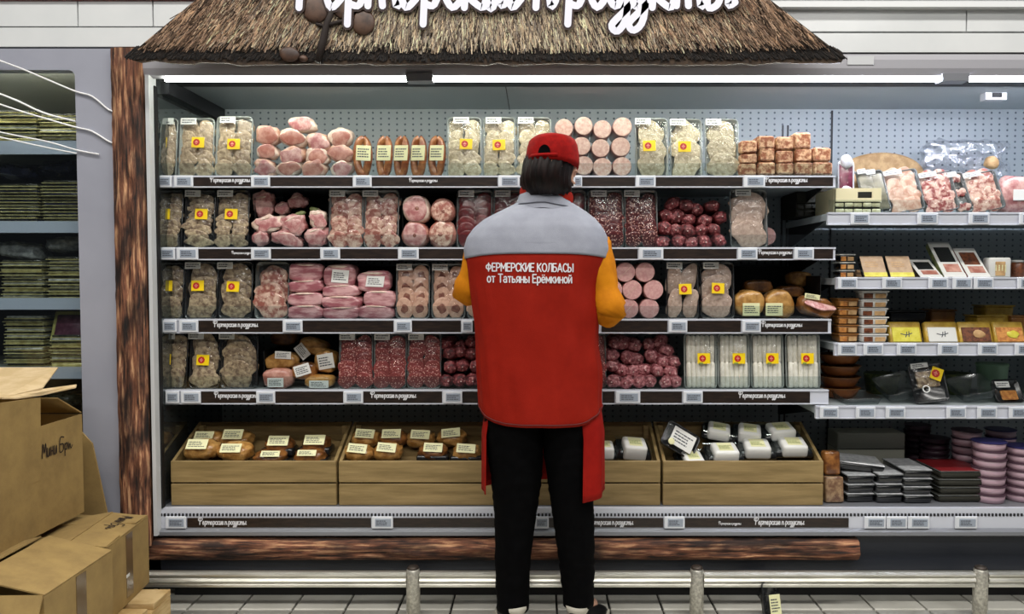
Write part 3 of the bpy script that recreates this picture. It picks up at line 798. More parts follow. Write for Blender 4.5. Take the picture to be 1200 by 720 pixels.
# ------------------------------------------------------------------ row 1 (top shelf)
G1 = 'beige sliced meat trays on the top shelf'
Y1 = SHELF['A1'][1] + .045
T1 = 'on the top shelf'
tray_pack('A1', 181, 208, 137, 'beige sliced meat tray with yellow sticker, against the white frame, top shelf', 'beef_beige', 1, 6, (188, 168), 192, group=G1, sx=1.15, tray='tray_clear')
tray_pack('A1', 210, 251, 137, 'beige sliced meat tray with yellow sticker, second from frame, top shelf', 'beef_beige', 2, 5, (232, 168), 219, group=G1, tray='tray_clear')
tray_pack('A1', 253, 296, 135, 'beige sliced meat tray with yellow sticker, beside the ham pieces, top shelf', 'beef_beige', 2, 5, (274, 170), 265, group=G1, tray='tray_clear')
heap = [[(352, 144, 15, 8)], [(311, 157, 13, 11), (340, 160, 15, 9.5), (371, 166, 13, 11), (397, 160, 13, 11)],
        [(310, 176, 12, 8.5), (340, 181, 14, 10), (370, 182, 13, 10), (397, 178, 13, 10)],
        [(308, 196, 12, 10), (336, 196, 14, 9.5), (365, 196, 14, 10), (398, 197, 12, 9)]]
LAY = {4: ['peak', 'third layer', 'second layer', 'bottom layer'], 3: ['top layer', 'middle layer', 'bottom layer'], 2: ['upper layer', 'lower layer']}
for li, layer in enumerate(heap):
    for i, (px, py, rx, rz) in enumerate(layer):
        o = lump('ham_piece', f'pinkish ham piece, {nth(i, len(layer))} in {LAY[4][li]} of heap on top shelf' if li else 'pinkish ham piece crowning the heap on the top shelf',
             'ham', 'ham pieces on the top shelf', blob_mesh('ham', (li * 4 + i) % 6, 3, .3, 1.2, .9, .55), 'rind_tan' if (i + li) % 2 else 'fat_pale', px, py, Y1 - .02 + .012 * (3 - li) * .3, rx * 1.1, rz * 1.1, .05, (0, random.uniform(-.25, .25), 0))
        put('cut_face', slice_mesh((i + li) % 6, wob=.3), 'ham_pink' if (i + li) % 3 == 0 else 'ham_tan', o, (0, -.57, -.06), (0, i, 0), (.86, .16, .84))
for i, px in enumerate((424, 447, 467, 487, 509)):
    Yr = Y1 - .005
    k = Yr / F; t = thing('ring_sausage', f'smoked ring sausage with cream label, {nth(i, 5)} of five on the top shelf', 'sausage', (xx(px, Yr, 180), Yr, SHELF['A1'][0] + .001), (-.1, 0, (.1, -.2, -.25, -.25, -.2)[i]), 'ring sausages on the top shelf')
    a, b, r = (7.2, 6.2, 5.8, 6.2, 6.8)[i] * k, 26 * k, 4.6 * k
    pts = []
    for j in range(28):
        an = 2 * PI * j / 28
        pts.append((a * math.sin(an) * (1 - .25 * (math.cos(an) < 0) * abs(math.cos(an))), .02 + .003 * math.sin(an * 3), b + (b - r) * math.cos(an)))
    mb = MB(); mb.tube(pts + pts[:1], r, 10, cap=False)
    put('link', mb.mesh('link', True), 'casing_brown', t)
    paper(t, .004, .002, 20.5 * k, 17 * k, 18 * k, 'label_cream', (0, .03, 0), 4, i)
tray_pack('A1', 524, 564, 136, 'pale yellow sliced meat tray with sticker, right of the ring sausages, top shelf', 'beef_yellow', 2, 5, (546, 170), 540, group=G1, tray='tray_clear')
tray_pack('A1', 566, 604, 136, 'pale yellow sliced meat tray with sticker, second right of ring sausages, top shelf', 'beef_yellow', 2, 5, (585, 171), 578, group=G1, tray='tray_clear')
tray_pack('A1', 606, 646, 136, 'pale yellow sliced meat tray half hidden behind the red cap, top shelf', 'beef_yellow', 2, 5, None, 616, group=G1, tray='tray_clear')
rows = [[(661, 150, 11), (684, 147.5, 11), (706, 151.5, 11), (729.5, 148.5, 11.5)], [(659, 172, 11), (681.5, 171, 11), (704, 173.5, 11), (727.5, 172, 11.5)], [(661, 194, 11.5), (684, 194, 11.5), (706, 196, 11.5), (729, 195, 11.5)]]
for li, layer in enumerate(rows):
    for i, (px, py, r) in enumerate(layer):
        round_sausage(px, py, r, Y1 - .012 + .004 * li, f'cut pale pink round sausage, {nthr(i, 4)} in {LAY[3][li]} on top shelf', 'round sausages on the top shelf', 'sausage_face_pale')
tray_pack('A1', 744, 783, 137, 'pale sliced meat tray with sticker, right of the round sausages, top shelf', 'beef_yellow', 1, 3, (761, 172), 754, rs=.052, group=G1, tray='tray_clear')
tray_pack('A1', 785, 823, 138, 'pale sliced meat tray with sticker, second right of round sausages, top shelf', 'beef_yellow', 1, 3, (802, 173), 795, rs=.052, group=G1, tray='tray_clear')
tray_pack('A1', 826, 866, 138, 'pale sliced meat tray without sticker, left of square sausages, top shelf', 'beef_yellow', 1, 3, None, 837, rs=.052, group=G1, tray='tray_clear')
sq = [[(898, 167, 10.5, 8), (920, 168, 10.5, 8), (941, 165, 10, 10)], [(878, 172, 10, 7.5), (899, 181, 9, 8), (920, 184, 10, 8), (942, 182, 10, 8), (963.5, 181, 10.5, 8.5)],
      [(878, 186, 10, 6), (898.5, 197.5, 10.5, 8), (920.5, 197.5, 10, 7), (942, 197.5, 10.5, 8), (964.5, 197.5, 11.5, 8)], [(877, 198.5, 10, 7.5)]]
cols = {}
for layer in sq:
    for (px, py, a, b) in layer: cols.setdefault(round((px - 878) / 21.6), []).append((py, px, a, b))
for c in sorted(cols):
    st = sorted(cols[c])
    for i, (py, px, a, b) in enumerate(st):
        k = Y1 / F; p = Pt(px, py, Y1 - .02)
        o = put('square_sausage', rbox(2 * a * k, .16, 2 * b * k, .012, 3), 'smoked_square', None, (p.x, p.y + .08, p.z - b * k), (0, random.uniform(-.05, .05), 0))
        tag(o, f'square smoked sausage end, {["top", "second down", "third down"][i]} in {nth(c, 5)} column of the stack', 'sausage', 'square smoked sausages')
        put('cut_face', rbox(2 * a * k * .86, .006, 2 * b * k * .8, .003, 1), 'smoked_square', o, (0, -.081, b * k * .2))

# ------------------------------------------------------------------ row 2
Y2 = SHELF['A2'][1] + .045
G2 = 'meat trays on the second shelf'
tray_pack('A2', 186, 213, 222, 'folded roast slices tray against the white frame, second shelf', 'roast_grey', 1, 9, (192, 252), None, group=G2, rs=.024)
tray_pack('A2', 215, 251, 222, 'folded roast slices tray with sticker, second from frame, second shelf', 'roast_grey', 1, 9, (236, 252), 224, group=G2, rs=.024)
tray_pack('A2', 252, 291, 222, 'folded roast slices tray with sticker, beside raw ham chunks, second shelf', 'roast_grey', 2, 9, (271, 252), 262, group=G2, rs=.022)
liner('A2', 292, 382, 226, 'black display liner behind the irregular ham chunks, second shelf')
ch = [(307, 239, 13, 14, 'upper left'), (329, 244, 8, 8, 'small shaded one in the middle, upper'), (346, 235, 11, 8, 'upper right'), (311, 262, 17, 10, 'broad middle left'),
      (342, 263, 14, 12, 'middle'), (371, 257, 10, 11, 'fat capped middle right'), (303, 279, 9, 9, 'small lower left'), (333, 279, 18, 9, 'wide bottom'), (369, 277, 13, 12, 'lower right')]
for i, (px, py, rx, rz, d) in enumerate(ch):
    o = lump('ham_chunk', f'irregular pink ham chunk, {d} in pile on second shelf', 'ham', 'irregular ham chunks', blob_mesh('chunk', i % 5, 3, .45, 1.4, .9, .5), 'fat_pale' if i in (3, 5) else 'ham_pink', px, py, Y2 - .02 + (.05 if py < 250 else .0), rx * 1.05, rz * 1.05, .04, (0, random.uniform(-.3, .3), 0))
    put('cut_face', slice_mesh(i % 6, wob=.42), 'ham_pink', o, (0, -.52, -.05), (0, i * 1.3, 0), (.8, .2, .78)); put('fat_rim', blob_mesh('rim', i, 2, .2, 1.5), 'fat_pale', o, (-.15, -.5, .55), (0, -.3, 0), (.5, .16, .12))
for i, (px, py, rx, rz, d) in enumerate(((349, 252, 10, 3.5, 'between the chunks'), (369, 247, 7, 4, 'above the fat capped chunk'))):
    lump('bay_leaf', f'dull green leaf strip {d} on second shelf', 'leaf', None, blob_mesh('leaf', i, 2, .2, 1.2), 'herb_green', px, py, Y2 + .0, rx, rz, .008, (0, (-.5, .4)[i], 0))
tray_pack('A2', 385, 425, 222, 'streaky bacon slices tray, left of the pair, second shelf', 'bacon', 2, 6, None, 394, tray='tray_grey', group=G2)
tray_pack('A2', 426, 467, 222, 'streaky bacon slices tray, right of the pair, second shelf', 'bacon', 2, 6, None, 433, tray='tray_grey', group=G2)
liner('A2', 468, 534, 226, 'black display liner behind the four ham rolls, second shelf')
for i, (px, py, r, d) in enumerate(((487, 245, 16, 'upper left'), (518, 247, 14, 'upper right'), (485.5, 274.5, 15.5, 'lower left'), (517.5, 274.5, 16, 'lower right'))):
    k = Y2 / F; c = Pt(px, py, Y2 - .02)
    o = put('ham_roll', blob_mesh('roll', i, 3, .1, 1.2, .9, .6), 'fat_pale' if i < 1 else 'ham_tan', None, (c.x, c.y + .05, c.z), (0, i, 0), (r * k * 1.06, .07, r * k * 1.06))
    tag(o, f'cut ham hock roll, {d} of four on the second shelf', 'ham', 'ham hock rolls')
    f_ = put('cut_face', slice_mesh(i, wob=.14), 'bacon' if i % 2 else 'ham_pink', o, (0, -.62, 0), (0, 0, 0), (.84, .14, .84))
    put('marrow', slice_mesh(i + 2, 12, .3), 'roll_core', f_, (.1, -.4, .05), (0, 0, 0), (.2, .4, .16))
for i, (a, b, d) in enumerate(((535, 577, 'right of the ham rolls'), (578, 615, 'partly behind the shoulder'), (650, 687, 'behind the neck'))):
    tray_pack('A2', a, b, 222, f'dark red sliced meat tray {d}, second shelf', 'meat_dark', 2, 6, None, a + 11, tray='tray_grey', group=G2)
tray_pack('A2', 689, 731, 222, 'speckled dark salami tray right of the person, second shelf', 'salami', 2, 7, None, 702, tray='tray_grey', group=G2)
tray_pack('A2', 732, 771, 222, 'speckled dark salami tray left of the dry sausages, second shelf', 'salami', 2, 7, None, 741, tray='tray_grey', group=G2)
ds = [[(788, 239), (804, 241), (818, 245), (836, 241)], [(781, 252), (795, 254), (809, 257), (828, 258), (846, 254)],
      [(780, 267), (792, 270), (806, 271), (821, 270), (838, 269)], [(778, 283), (794, 283), (811, 284), (827, 284), (844, 282)]]
for li, layer in enumerate(ds):
    for i, (px, py) in enumerate(layer):
        dry_stick(px, py, 8.6, Y2 - .03 + .02 * (3 - li), f'dark red dry sausage, {nth(i, len(layer))} in {["top", "third", "second", "bottom"][li]} layer, second shelf', 'dry sausages on the second shelf')
tray_pack('A2', 856, 900, 221, 'greyish pork slices tray right of the dry sausages, second shelf', 'pork_grey', 1, 4, None, 872, tray='tray_grey', group=G2, rs=.062)
round_sausage(899, 277, 11, Y2 + .1, 'lone pink sausage end beside the greyish pork tray, second shelf', None, L=.15)

# ------------------------------------------------------------------ row 3
Y3 = SHELF['A3'][1] + .045
G3 = 'meat trays on the third shelf'
tray_pack('A3', 189, 213, 308, 'brown roast slices tray against the white frame, third shelf', 'roast_grey', 1, 3, (195, 336), None, group=G3, rs=.045)
tray_pack('A3', 214, 253, 307, 'brown roast slices tray with sticker, second from frame, third shelf', 'roast_grey', 1, 3, (232, 336), 224, group=G3, rs=.056)
tray_pack('A3', 254, 294, 307, 'brown roast slices tray with sticker, third from frame, third shelf', 'roast_grey', 1, 3, (273, 337), 262, group=G3, rs=.056)
tray_pack('A3', 297, 337, 307, 'pale pink ham slices tray left of stacked slabs, third shelf', 'bacon', 1, 5, None, None, tray='tray_grey', group=G3, rs=.056)
stk = [('left', [(357, 319, 18, 9), (358, 335.5, 19, 6), (357, 351, 19, 7), (357, 366, 19, 7)], None),
       ('middle', [(397, 324, 17, 12), (398.5, 341, 20, 6), (399, 355, 21, 7), (399, 367, 20, 6)], (396, 324)),
       ('right', [(438, 330, 18, 10), (444, 351, 17, 9), (440, 366, 19, 7)], (441, 329))]
liner('A3', 338, 462, 312, 'black display liner behind the stacked ham slabs, third shelf')
for d, sl, lab in stk:
    for i, (px, py, a, b) in enumerate(sl):
        k = Y3 / F; c = Pt(px, py, Y3 - .02)
        o = put('ham_slab', blob_mesh('slab', (i + len(d)) % 5, 3, .16, 1.4, .6, .7), 'ham_slab', None, (c.x, c.y + .05, c.z), (0, random.uniform(-.04, .04), 0), (a * k * 1.12, .06, b * k * 1.25))
        tag(o, f'pink ham slab, {["top", "second down", "third down", "bottom"][i if i < len(sl) - 1 else 3]} in the {d} stack, third shelf', 'ham', 'stacked ham slabs')
        put('fat_rim', blob_mesh('rim', i, 2, .15, 1.5), 'fat_pale', o, (0, -.45, .75), (0, 0, 0), (.8, .35, .18))
        if i == 0 and lab: paper(o, .0, -.74, -.5, 1.15, 1.0, 'label_white', (0, .12, 0), 4, 1).scale = (.9, 5, 1)
tray_pack('A3', 463, 503, 309, 'tray of stuffed meat roll slices beside the ham slabs, third shelf', 'roll_meat', 2, 4, None, 473, tray='tray_grey', group=G3, rs=.044, core=True)
tray_pack('A3', 505, 545, 309, 'tray of stuffed meat roll slices beside the person, third shelf', 'roll_meat', 2, 4, None, 515, tray='tray_grey', group=G3, rs=.044, core=True)
tray_pack('A3', 547, 585, 309, 'tray of stuffed meat roll slices behind the left sleeve, third shelf', 'roll_meat', 2, 4, None, None, tray='tray_grey', group=G3, rs=.044)
rows = [[(710, 319), (733, 319), (756, 319)], [(718, 340), (741, 340), (766, 340)], [(714, 362), (737, 362), (761, 362)]]
for li, layer in enumerate(rows):
    for i, (px, py) in enumerate(layer):
        round_sausage(px, py, 12, Y3 - .015 + .004 * li, f'smooth pink round sausage, {nthr(i, 3)} in {LAY[3][li]} beside orange sleeve', 'smooth pink sausages on the third shelf', 'sausage_face', line=(i == 1))
tray_pack('A3', 782, 820, 307, 'greyish pork slices tray with sticker, left of the pair, third shelf', 'pork_grey', 2, 2, (803, 340), 791, group=G3, rs=.065)
tray_pack('A3', 822, 862, 307, 'greyish pork slices tray with sticker, right of the pair, third shelf', 'pork_grey', 1, 3, (841, 339), 834, group=G3, rs=.06)
liner('A3', 862, 970, 312, 'black display liner behind the golden packaged roasts, third shelf')
def roast(px, py, rx, rz, Y, label, mat, lab=None, cut=False, seed=0, rot=0, group='packaged roasts'):
    k = Y / F; c = Pt(px, py, Y)
    t = thing('packaged_roast', label, 'meat pack', (c.x, Y + .05, c.z - rz * k), (0, rot, 0), group)
    put('roast', blob_mesh('roast', seed, 3, .16, 1.4, .75, .7), mat, t, (0, 0, rz * k), (0, 0, 0), (rx * k, .055, rz * k))
    if cut: put('cut_face', slice_mesh(seed, wob=.15), 'ham_pink', t, (0, -.042, rz * k * 1.25), (-.7, 0, 0), (rx * k * .85, .006, rz * k * .6))
    if lab: paper(t, (lab[0] - px) * k, -.043, rz * k + (py - lab[1]) * k - lab[3] / 2 * k, lab[2] * k, lab[3] * k, 'label_cream', (0, lab[4] if len(lab) > 4 else 0, 0), 4, seed)
    return t
roast(881, 356, 18, 16, Y3 - .01, 'golden packaged roast with square label, left of three, third shelf', 'golden_bake', (881, 363, 20, 15), seed=1)
roast(916, 357, 18, 17, Y3 - .01, 'golden packaged roast with square label, middle of three, third shelf', 'golden_bake', (908, 363, 20, 15), seed=2)
roast(958, 360, 22, 12, Y3 - .04, 'brown packaged roast with pale cut side, at the shelf end, third shelf', 'roast_brown', (947, 350, 18, 6, -.1), True, 3, .25)
roast(940, 327, 14, 9, Y3 + .2, 'shadowed golden roast lying deep behind the others, third shelf', 'golden_bake', None, seed=4)
roast(892, 336, 18, 8, Y3 + .12, 'shadowed brown roast behind the left labelled one, third shelf', 'roast_brown', None, seed=0)
roast(930, 342, 16, 7, Y3 + .12, 'shadowed brown roast behind the middle labelled one, third shelf', 'roast_brown', None, seed=3)

# ------------------------------------------------------------------ row 4
Y4 = SHELF['A4'][1] + .045
G4 = 'meat trays on the fourth shelf'
tray_pack('A4', 191, 216, 390, 'dark roast slices tray against the white frame, fourth shelf', 'roast_grey', 1, 5, (193, 422), 194, group=G4, rs=.042)
tray_pack('A4', 218, 254, 390, 'grey roast slices tray with sticker, second from frame, fourth shelf', 'roast_grey', 1, 6, (238, 423), 228, group=G4, rs=.045)
tray_pack('A4', 255, 299, 390, 'grey roast slices tray without sticker, third from frame, fourth shelf', 'roast_grey', 1, 5, None, 264, group=G4, rs=.056)
liner('A4', 300, 395, 394, 'black display liner behind the labelled roast pieces, fourth shelf')
for i, (px, py, rx, rz, lab, rot, d, mt, dy) in enumerate((
        (330, 398, 16, 8, None, 0, 'in shadow at the top left', 'roast_brown', .14), (362, 407, 17, 10, (349, 414, 18, 12, .6), .3, 'high in the middle with tilted label', 'golden_bake', .08),
        (328, 424, 20, 10, (332, 417, 19, 9, .15), -.1, 'left with label on top', 'golden_bake', .04), (380, 425, 13, 14, (383, 424, 19, 18, -.12), -.05, 'right with large white label', 'golden_bake', .03),
        (355, 436, 15, 10, (356, 434, 19, 13, -.2), -.1, 'centre with wavy label', 'roast_brown', .01), (323, 445, 18, 12, (322, 449, 19, 11), 0, 'pink one at lower left', 'ham_tan', -.02),
        (372, 449, 17, 8, (373, 451, 23, 9), 0, 'lowest at right with wide label', 'golden_bake', -.02))):
    t = roast(px, py, rx, rz, Y4 - .01 + dy, f'labelled roast piece, {d} of the mixed pile, fourth shelf', mt, lab, seed=i % 5, rot=rot, group='mixed labelled roast pieces')
    for c in t.children:
        if c.name.startswith('label'): c.material_slots[0].material = MAT['label_white']
for i, (a, b) in enumerate(((395, 435), (436, 475), (476, 516))):
    tray_pack('A4', a, b, 391, f'speckled reddish salami tray, {["left", "middle", "right"][i]} of three left of the person, fourth shelf', 'salami_light', 2, 7, None, a + 11, tray='tray_grey', group=G4)
ps = [[(522, 404), (538, 406), (553, 402)], [(526, 415), (541, 413), (555, 415)], [(526, 431), (542, 430), (556, 430)], [(525, 447), (540, 447), (554, 447)]]
for li, layer in enumerate(ps):
    for i, (px, py) in enumerate(layer):
        dry_stick(px, py, 8.3, Y4 - .03 + .02 * (3 - li), f'dark sausage end, {nth(i, 3)} in {["top", "third", "second", "bottom"][li]} layer left of the red vest', 'sausage ends left of the person')
tray_pack('A4', 672, 711, 392, 'speckled salami tray mostly hidden behind the vest, fourth shelf', 'salami_light', 2, 7, None, None, tray='tray_grey', group=G4)
ps = [[(719, 403), (732, 403), (745, 405), (760, 404), (774, 400)], [(719, 418), (734, 420), (748, 422), (763, 418), (784, 411)], [(716, 430), (729, 435), (742, 436), (756, 434), (778, 424), (791, 425)],
      [(771, 436), (785, 437)], [(717, 448), (733, 449), (748, 448), (762, 448), (779, 448), (793, 448)]]
for li, layer in enumerate(ps):
    for i, (px, py) in enumerate(layer):
        dry_stick(px, py, 8.4, Y4 - .035 + .018 * (4 - li), f'pinkish sausage end, {nthr(i, len(layer))} in {["top", "second", "third", "fourth", "bottom"][li]} layer right of the vest', 'sausage ends right of the person', 'dry_sausage_pale')
def white_pack(x0, x1, label, stx):
    zs, Ys = SHELF['A4']; Y = Y4
    a, b = xx(x0, Y, 300), xx(x1, Y, 300); w_ = b - a; h = zz(391, Y) - zs
    t = thing('white_sausage_pack', label, 'sausage pack', ((a + b) / 2, Y, zs + .001), (-.1, 0, 0), 'white sausage packs')
    put('tray', dish_mesh(w_, h), 'tray_clear', t)
    if 'ws' not in CACHE: CACHE['ws'] = MB().lathe([(.3, 0), (.8, .02), (1, .08), (1, .92), (.8, .98), (.3, 1)], 10).mesh('ws', True)
    n = 6
    for i in range(n):
        for r in range(2):
            put('sausage', CACHE['ws'], 'sausage_white', t, (-w_ * .42 + w_ * .84 * (i + .5) / n, .006 - .006 * (1 - r), h * (.02 if r == 0 else .46)), (random.uniform(-.01, .01), random.uniform(-.02, .02), 0),
                (w_ * .84 / n * .56, .012, h * (.46 if r == 0 else .5)))
    put('film', film_mesh(round(w_, 3), round(h, 3), .022), 'clear_film', t)
    c = Pt(stx, 421, Y); s = sticker(t, c.x - t.location.x, -.0245, (c.z - zs) / math.cos(.1))
    put('green_mark', rbox(.016, .001, .007, .0004, 1), 'green_print', s, (-.012, -.0014, -.002))
for i, (a, b, sx_) in enumerate(((803, 842, 824), (843, 881, 865), (882, 921, 904), (923, 964, 945))):
    white_pack(a, b, f'pack of white sausages with yellow sticker, {nth(i, 4)} of four, fourth shelf', sx_)

# ------------------------------------------------------------------ wooden crates on the deck
zB = SHELF['B'][0]
YC = 2.965
def crate(x0, x1, label, narrow=False, Yc=YC, planks=2):
    a, b = xx(x0, Yc, 560), xx(x1, Yc, 560); w2 = (b - a) / 2
    hf = zz(541, Yc) - zB
    t = thing('wooden_crate', label, 'crate', ((a + b) / 2, Yc, zB + .001), (0, 0, 0), 'wooden crates on the bottom deck')
    dep = .26; hb = hf + .105
    me = rbox(2 * w2, .012, hf / 2 - .003, .002, 1)
    put('plank', me, 'crate_wood', t, (0, .006, 0)); put('plank', me, 'crate_wood', t, (0, .006, hf / 2 + .003))
    for s in (-1, 1):
        x_ = s * (w2 - .006); mb = MB()
        mb.add([(x_ - .006, .013, .0), (x_ - .006, dep, .0), (x_ - .006, dep, hb), (x_ - .006, .013, hf), (x_ + .006, .013, .0), (x_ + .006, dep, .0), (x_ + .006, dep, hb), (x_ + .006, .013, hf)],
               [(0, 1, 2, 3), (7, 6, 5, 4), (0, 4, 5, 1), (1, 5, 6, 2), (2, 6, 7, 3), (3, 7, 4, 0)])
        put('side_board', mb.mesh(), 'crate_wood', t)
        put('corner_block', rbox(.022, .022, hb - .03, .002, 1), 'crate_wood', t, (s * (w2 - .024), dep - .024, .02))
    put('back_board', MB().box(-w2 + .012, w2 - .012, dep - .012, dep, .0, hb).mesh(), 'crate_inner', t)
    put('base_board', MB().add([(-w2 + .012, .012, hf - .07), (w2 - .012, .012, hf - .07), (w2 - .012, dep - .012, hb - .055), (-w2 + .012, dep - .012, hb - .055),
                                (-w2 + .012, .012, hf - .08), (w2 - .012, .012, hf - .08), (w2 - .012, dep - .012, hb - .065), (-w2 + .012, dep - .012, hb - .065)],
                               [(0, 1, 2, 3), (7, 6, 5, 4), (0, 4, 5, 1), (1, 5, 6, 2), (2, 6, 7, 3), (3, 7, 4, 0)]).mesh(), 'crate_inner', t)
    return t
crate(200, 394, 'wooden two plank crate nearest the bark post, holding round bakes')
crate(397, 582, 'wooden two plank crate of labelled packs, left of the black trousers')
crate(585, 774, 'wooden two plank crate partly hidden behind the black trousers')
crate(777, 965, 'wooden two plank crate of black trays at the right end')
# packs in the crates
def label_mesh(wv, hv): return rbox(round(wv, 3), .002, round(hv, 3), .0008, 1)
def zbase(Y): return zB + (zz(541, YC) - zB) - .07 + .05 * (Y - YC) / .4
def crate_pack(px, py, rx, rz, Y, label, group, mat='golden_bake', lab=(0, 0, 24, 10), lrot=0, tray=True, seed=0, lm='label_cream'):
    k = Y / F; c = Pt(px, py, Y)
    t = thing('crate_pack', label, 'food pack', (c.x, Y, c.z - rz * k), (0, 0, 0), group)
    put('food', blob_mesh('bake', seed % 5, 3, .22, 2.6, .8), mat, t, (0, 0, rz * k), (.15, 0, 0), (rx * k, min(rx * k * .8, .05), rz * k))
    if tray: put('tray', rbox(rx * 2.2 * k, min(rx * 1.5 * k, .09), rz * .9 * k, .008, 2), 'tray_dark', t, (0, 0, -.002))
    l = put('label', rbox(lab[2] * k, .002, lab[3] * k * 1.3, .0008, 1), lm, t, (lab[0] * k, -min(rx * k * .95, .06), rz * k * 1.4 - lab[1] * k), (-.72, lrot, 0))
    put('print', bars_mesh(round(lab[2] * k * .8, 3), round(lab[3] * k * .8, 3), 4, seed % 4), 'print_dark', l, (0, -.0014, lab[3] * k * .62))
    return t
YA, YBk = YC + .075, YC + .165
CP1 = 'labelled packs in the first crate'
crate_pack(237, 527, 21, 11, YA, 'golden bake pack at the front left of the first crate', CP1, lab=(0, 0, 24, 10), seed=1, tray=False)
crate_pack(277, 529, 20, 11, YA, 'golden bake pack at front, second from left in the first crate', CP1, lab=(-1, 2, 24, 9), seed=2, tray=False)
crate_pack(246, 515, 18, 9, YBk, 'golden bake pack at the back left of the first crate', CP1, lab=(-1, 0, 22, 8), seed=3, tray=False)
crate_pack(278, 515, 19, 9, YBk, 'golden bake pack at back, second from left in the first crate', CP1, lab=(0, 0, 23, 10), seed=4, tray=False)
crate_pack(328, 522, 17, 10, YBk - .04, 'dark tray pack at back, third from left in the first crate', CP1, 'roast_brown', lab=(2, 1, 24, 10), seed=0)
crate_pack(371, 521, 17, 10, YBk - .04, 'dark tray pack at the back right of the first crate', CP1, 'roast_brown', lab=(1, 1, 24, 10), seed=1)
crate_pack(318, 536, 19, 9, YA - .012, 'dark tray pack at front, third from left in the first crate', CP1, 'roast_brown', lab=(4, -1, 22, 6), seed=2)
crate_pack(364, 535, 19, 9, YA - .012, 'dark tray pack at the front right of the first crate', CP1, 'roast_brown', lab=(0, -1, 22, 6), seed=3)
CP2 = 'labelled packs in the second crate'
for i, (px, py, Y, lx, d) in enumerate(((421, 531, YA, 0, 'front left'), (455, 530, YA, 0, 'front, second from left'), (508, 530, YA, 1, 'front, third from left'), (547, 531, YA, 0, 'front right'),
                                    (429, 514, YBk, 1, 'back left'), (461, 514, YBk, 0, 'back, second from left'), (493, 515, YBk, 1, 'back, third from left'), (530, 513, YBk, 0, 'back right'))):
    crate_pack(px, py, 17, 9.5, Y, f'golden food pack with cream label, {d} in the second crate', CP2, ('golden_bake', 'roast_brown')[i % 3 == 2], lab=(lx, 0, 22, 9), lrot=random.uniform(-.12, .12), seed=i, tray=(i in (2, 3)))
def white_sleeve(px, py, rx, rz, Y, label, group, rot=(0, 0, 0), tray=True, seed=0):
    k = Y / F; c = Pt(px, py, Y)
    t = thing('sleeved_tray', label, 'food pack', (c.x, Y, c.z - rz * k), rot, group)
    put('tray', rbox(rx * 2.5 * k, .10, rz * 1.1 * k, .014, 2, -.15), 'tray_dark', t, (0, .02, -.006))
    put('lid', rbox(rx * 2.56 * k, .105, .008, .003, 1), 'clear_plastic', t, (0, .02, rz * 1.1 * k - .006))
    s = put('sleeve', rbox(rx * 1.75 * k, .085, rz * 1.6 * k, .012, 3), 'label_white', t, (0, .0, .002))
    put('top_print', MB().box(-rx * .5 * k, rx * .5 * k, -.03, .03, 0, .001).mesh(), 'label_cream', s, (0, 0, rz * 1.6 * k))
    put('green_print', bars_mesh(round(rx * .9 * k, 3), .03, 4, seed % 4), 'green_print', s, (0, -.005, rz * 1.6 * k + .0016), (-PI / 2, 0, 0))
    return t
CP3 = 'black trays in white sleeves'
for i, (px, py, rx, rz, Y, rot, d) in enumerate((
        (741, 523, 14, 11, YA + .03, (.35, .1, .1), 'white sleeved black tray in the third crate beside the apron'), (709, 526, 10, 9, YA + .03, (.2, 0, 0), 'white sleeved tray half hidden by the red apron'),
        (848, 529, 15, 10, YA, (.3, 0, .05), 'white sleeved tray at front, second from left in last crate'), (886, 524, 15, 9, YA + .02, (.3, 0, -.05), 'white sleeved tray at front, third from left in last crate'),
        (928, 522, 15, 9, YA + .02, (.3, 0, 0), 'white sleeved tray at the front right of the last crate'), (841, 504, 13, 8, YBk, (.3, .15, -.2), 'white sleeved tray at back, left one in last crate'),
        (877, 506, 13, 9, YBk, (.35, .1, -.2), 'white sleeved tray at back, middle one in last crate'), (914, 504, 15, 8, YBk, (.3, -.05, .1), 'white sleeved tray at back, right one in last crate'),
        (811, 537, 12, 6, YA - .02, (.3, 0, .1), 'white sleeved tray low under the tilted one in last crate'))):
    white_sleeve(px, py, rx * 1.13, rz * 1.1, Y, d, CP3, rot, seed=i)
k = YA / F; c = Pt(796, 514, YA + .02)
t = thing('tilted_tray', 'glossy tray tilted on its corner at left of the last crate', 'food pack', (c.x, YA - .01, c.z), (-.5, .55, 0), CP3)
put('tray', dish_mesh(.148, .108), 'tray_dark', t, (0, 0, -.054)); put('rim', film_mesh(.148, .108, .006), 'clear_film', t, (0, 0, -.054))
paper(t, .005, -.008, -.036, .10, .075, 'label_white', (0, 0, 0), 4, 2)
put('seal', blob_mesh('seal', 1, 2, .02), 'label_cream', t, (-.035, -.011, -.03), (0, 0, 0), (.014, .003, .014))

# ------------------------------------------------------------------ left cabinet
M('fill_left', 'fff8ea', emit=40)
M('lcase_inner', '8a8c80', rough=.4)
M('lcase_dark', '14140f', rough=.6)
M('lcase_strip', 'bcc6d2', rough=.3)
M('gold_card', 'b8ae70', 'e0d89c', scale=40, rough=.35, metal=.2, vary=.25)
M('pack_dark', '26271f', '5c5a48', scale=40, lo=.4, hi=.7, rough=.2, coat=.7, vary=.3)
M('pack_blue', '14182c', '2a2e48', scale=30, rough=.2, coat=.7, vary=.2)
M('pack_silver', 'a4a6a0', 'dcddd6', scale=45, lo=.4, hi=.62, rough=.25, coat=.6, bump=.5, bscale=60)
M('pack_purple', '5d2c3e', '7a4a5a', scale=40, rough=.3, coat=.5)
M('card_yellow', 'd3cf7c', rough=.4)
M('cardboard', '8f7648', 'a38853', scale=14, lo=.35, hi=.68, rough=.85, bump=.1, bscale=120, detail=6)
M('cardboard_pale', 'c2a87c', 'd0b890', scale=14, rough=.85)
M('cardboard_dark', '3a2c18', rough=.9)
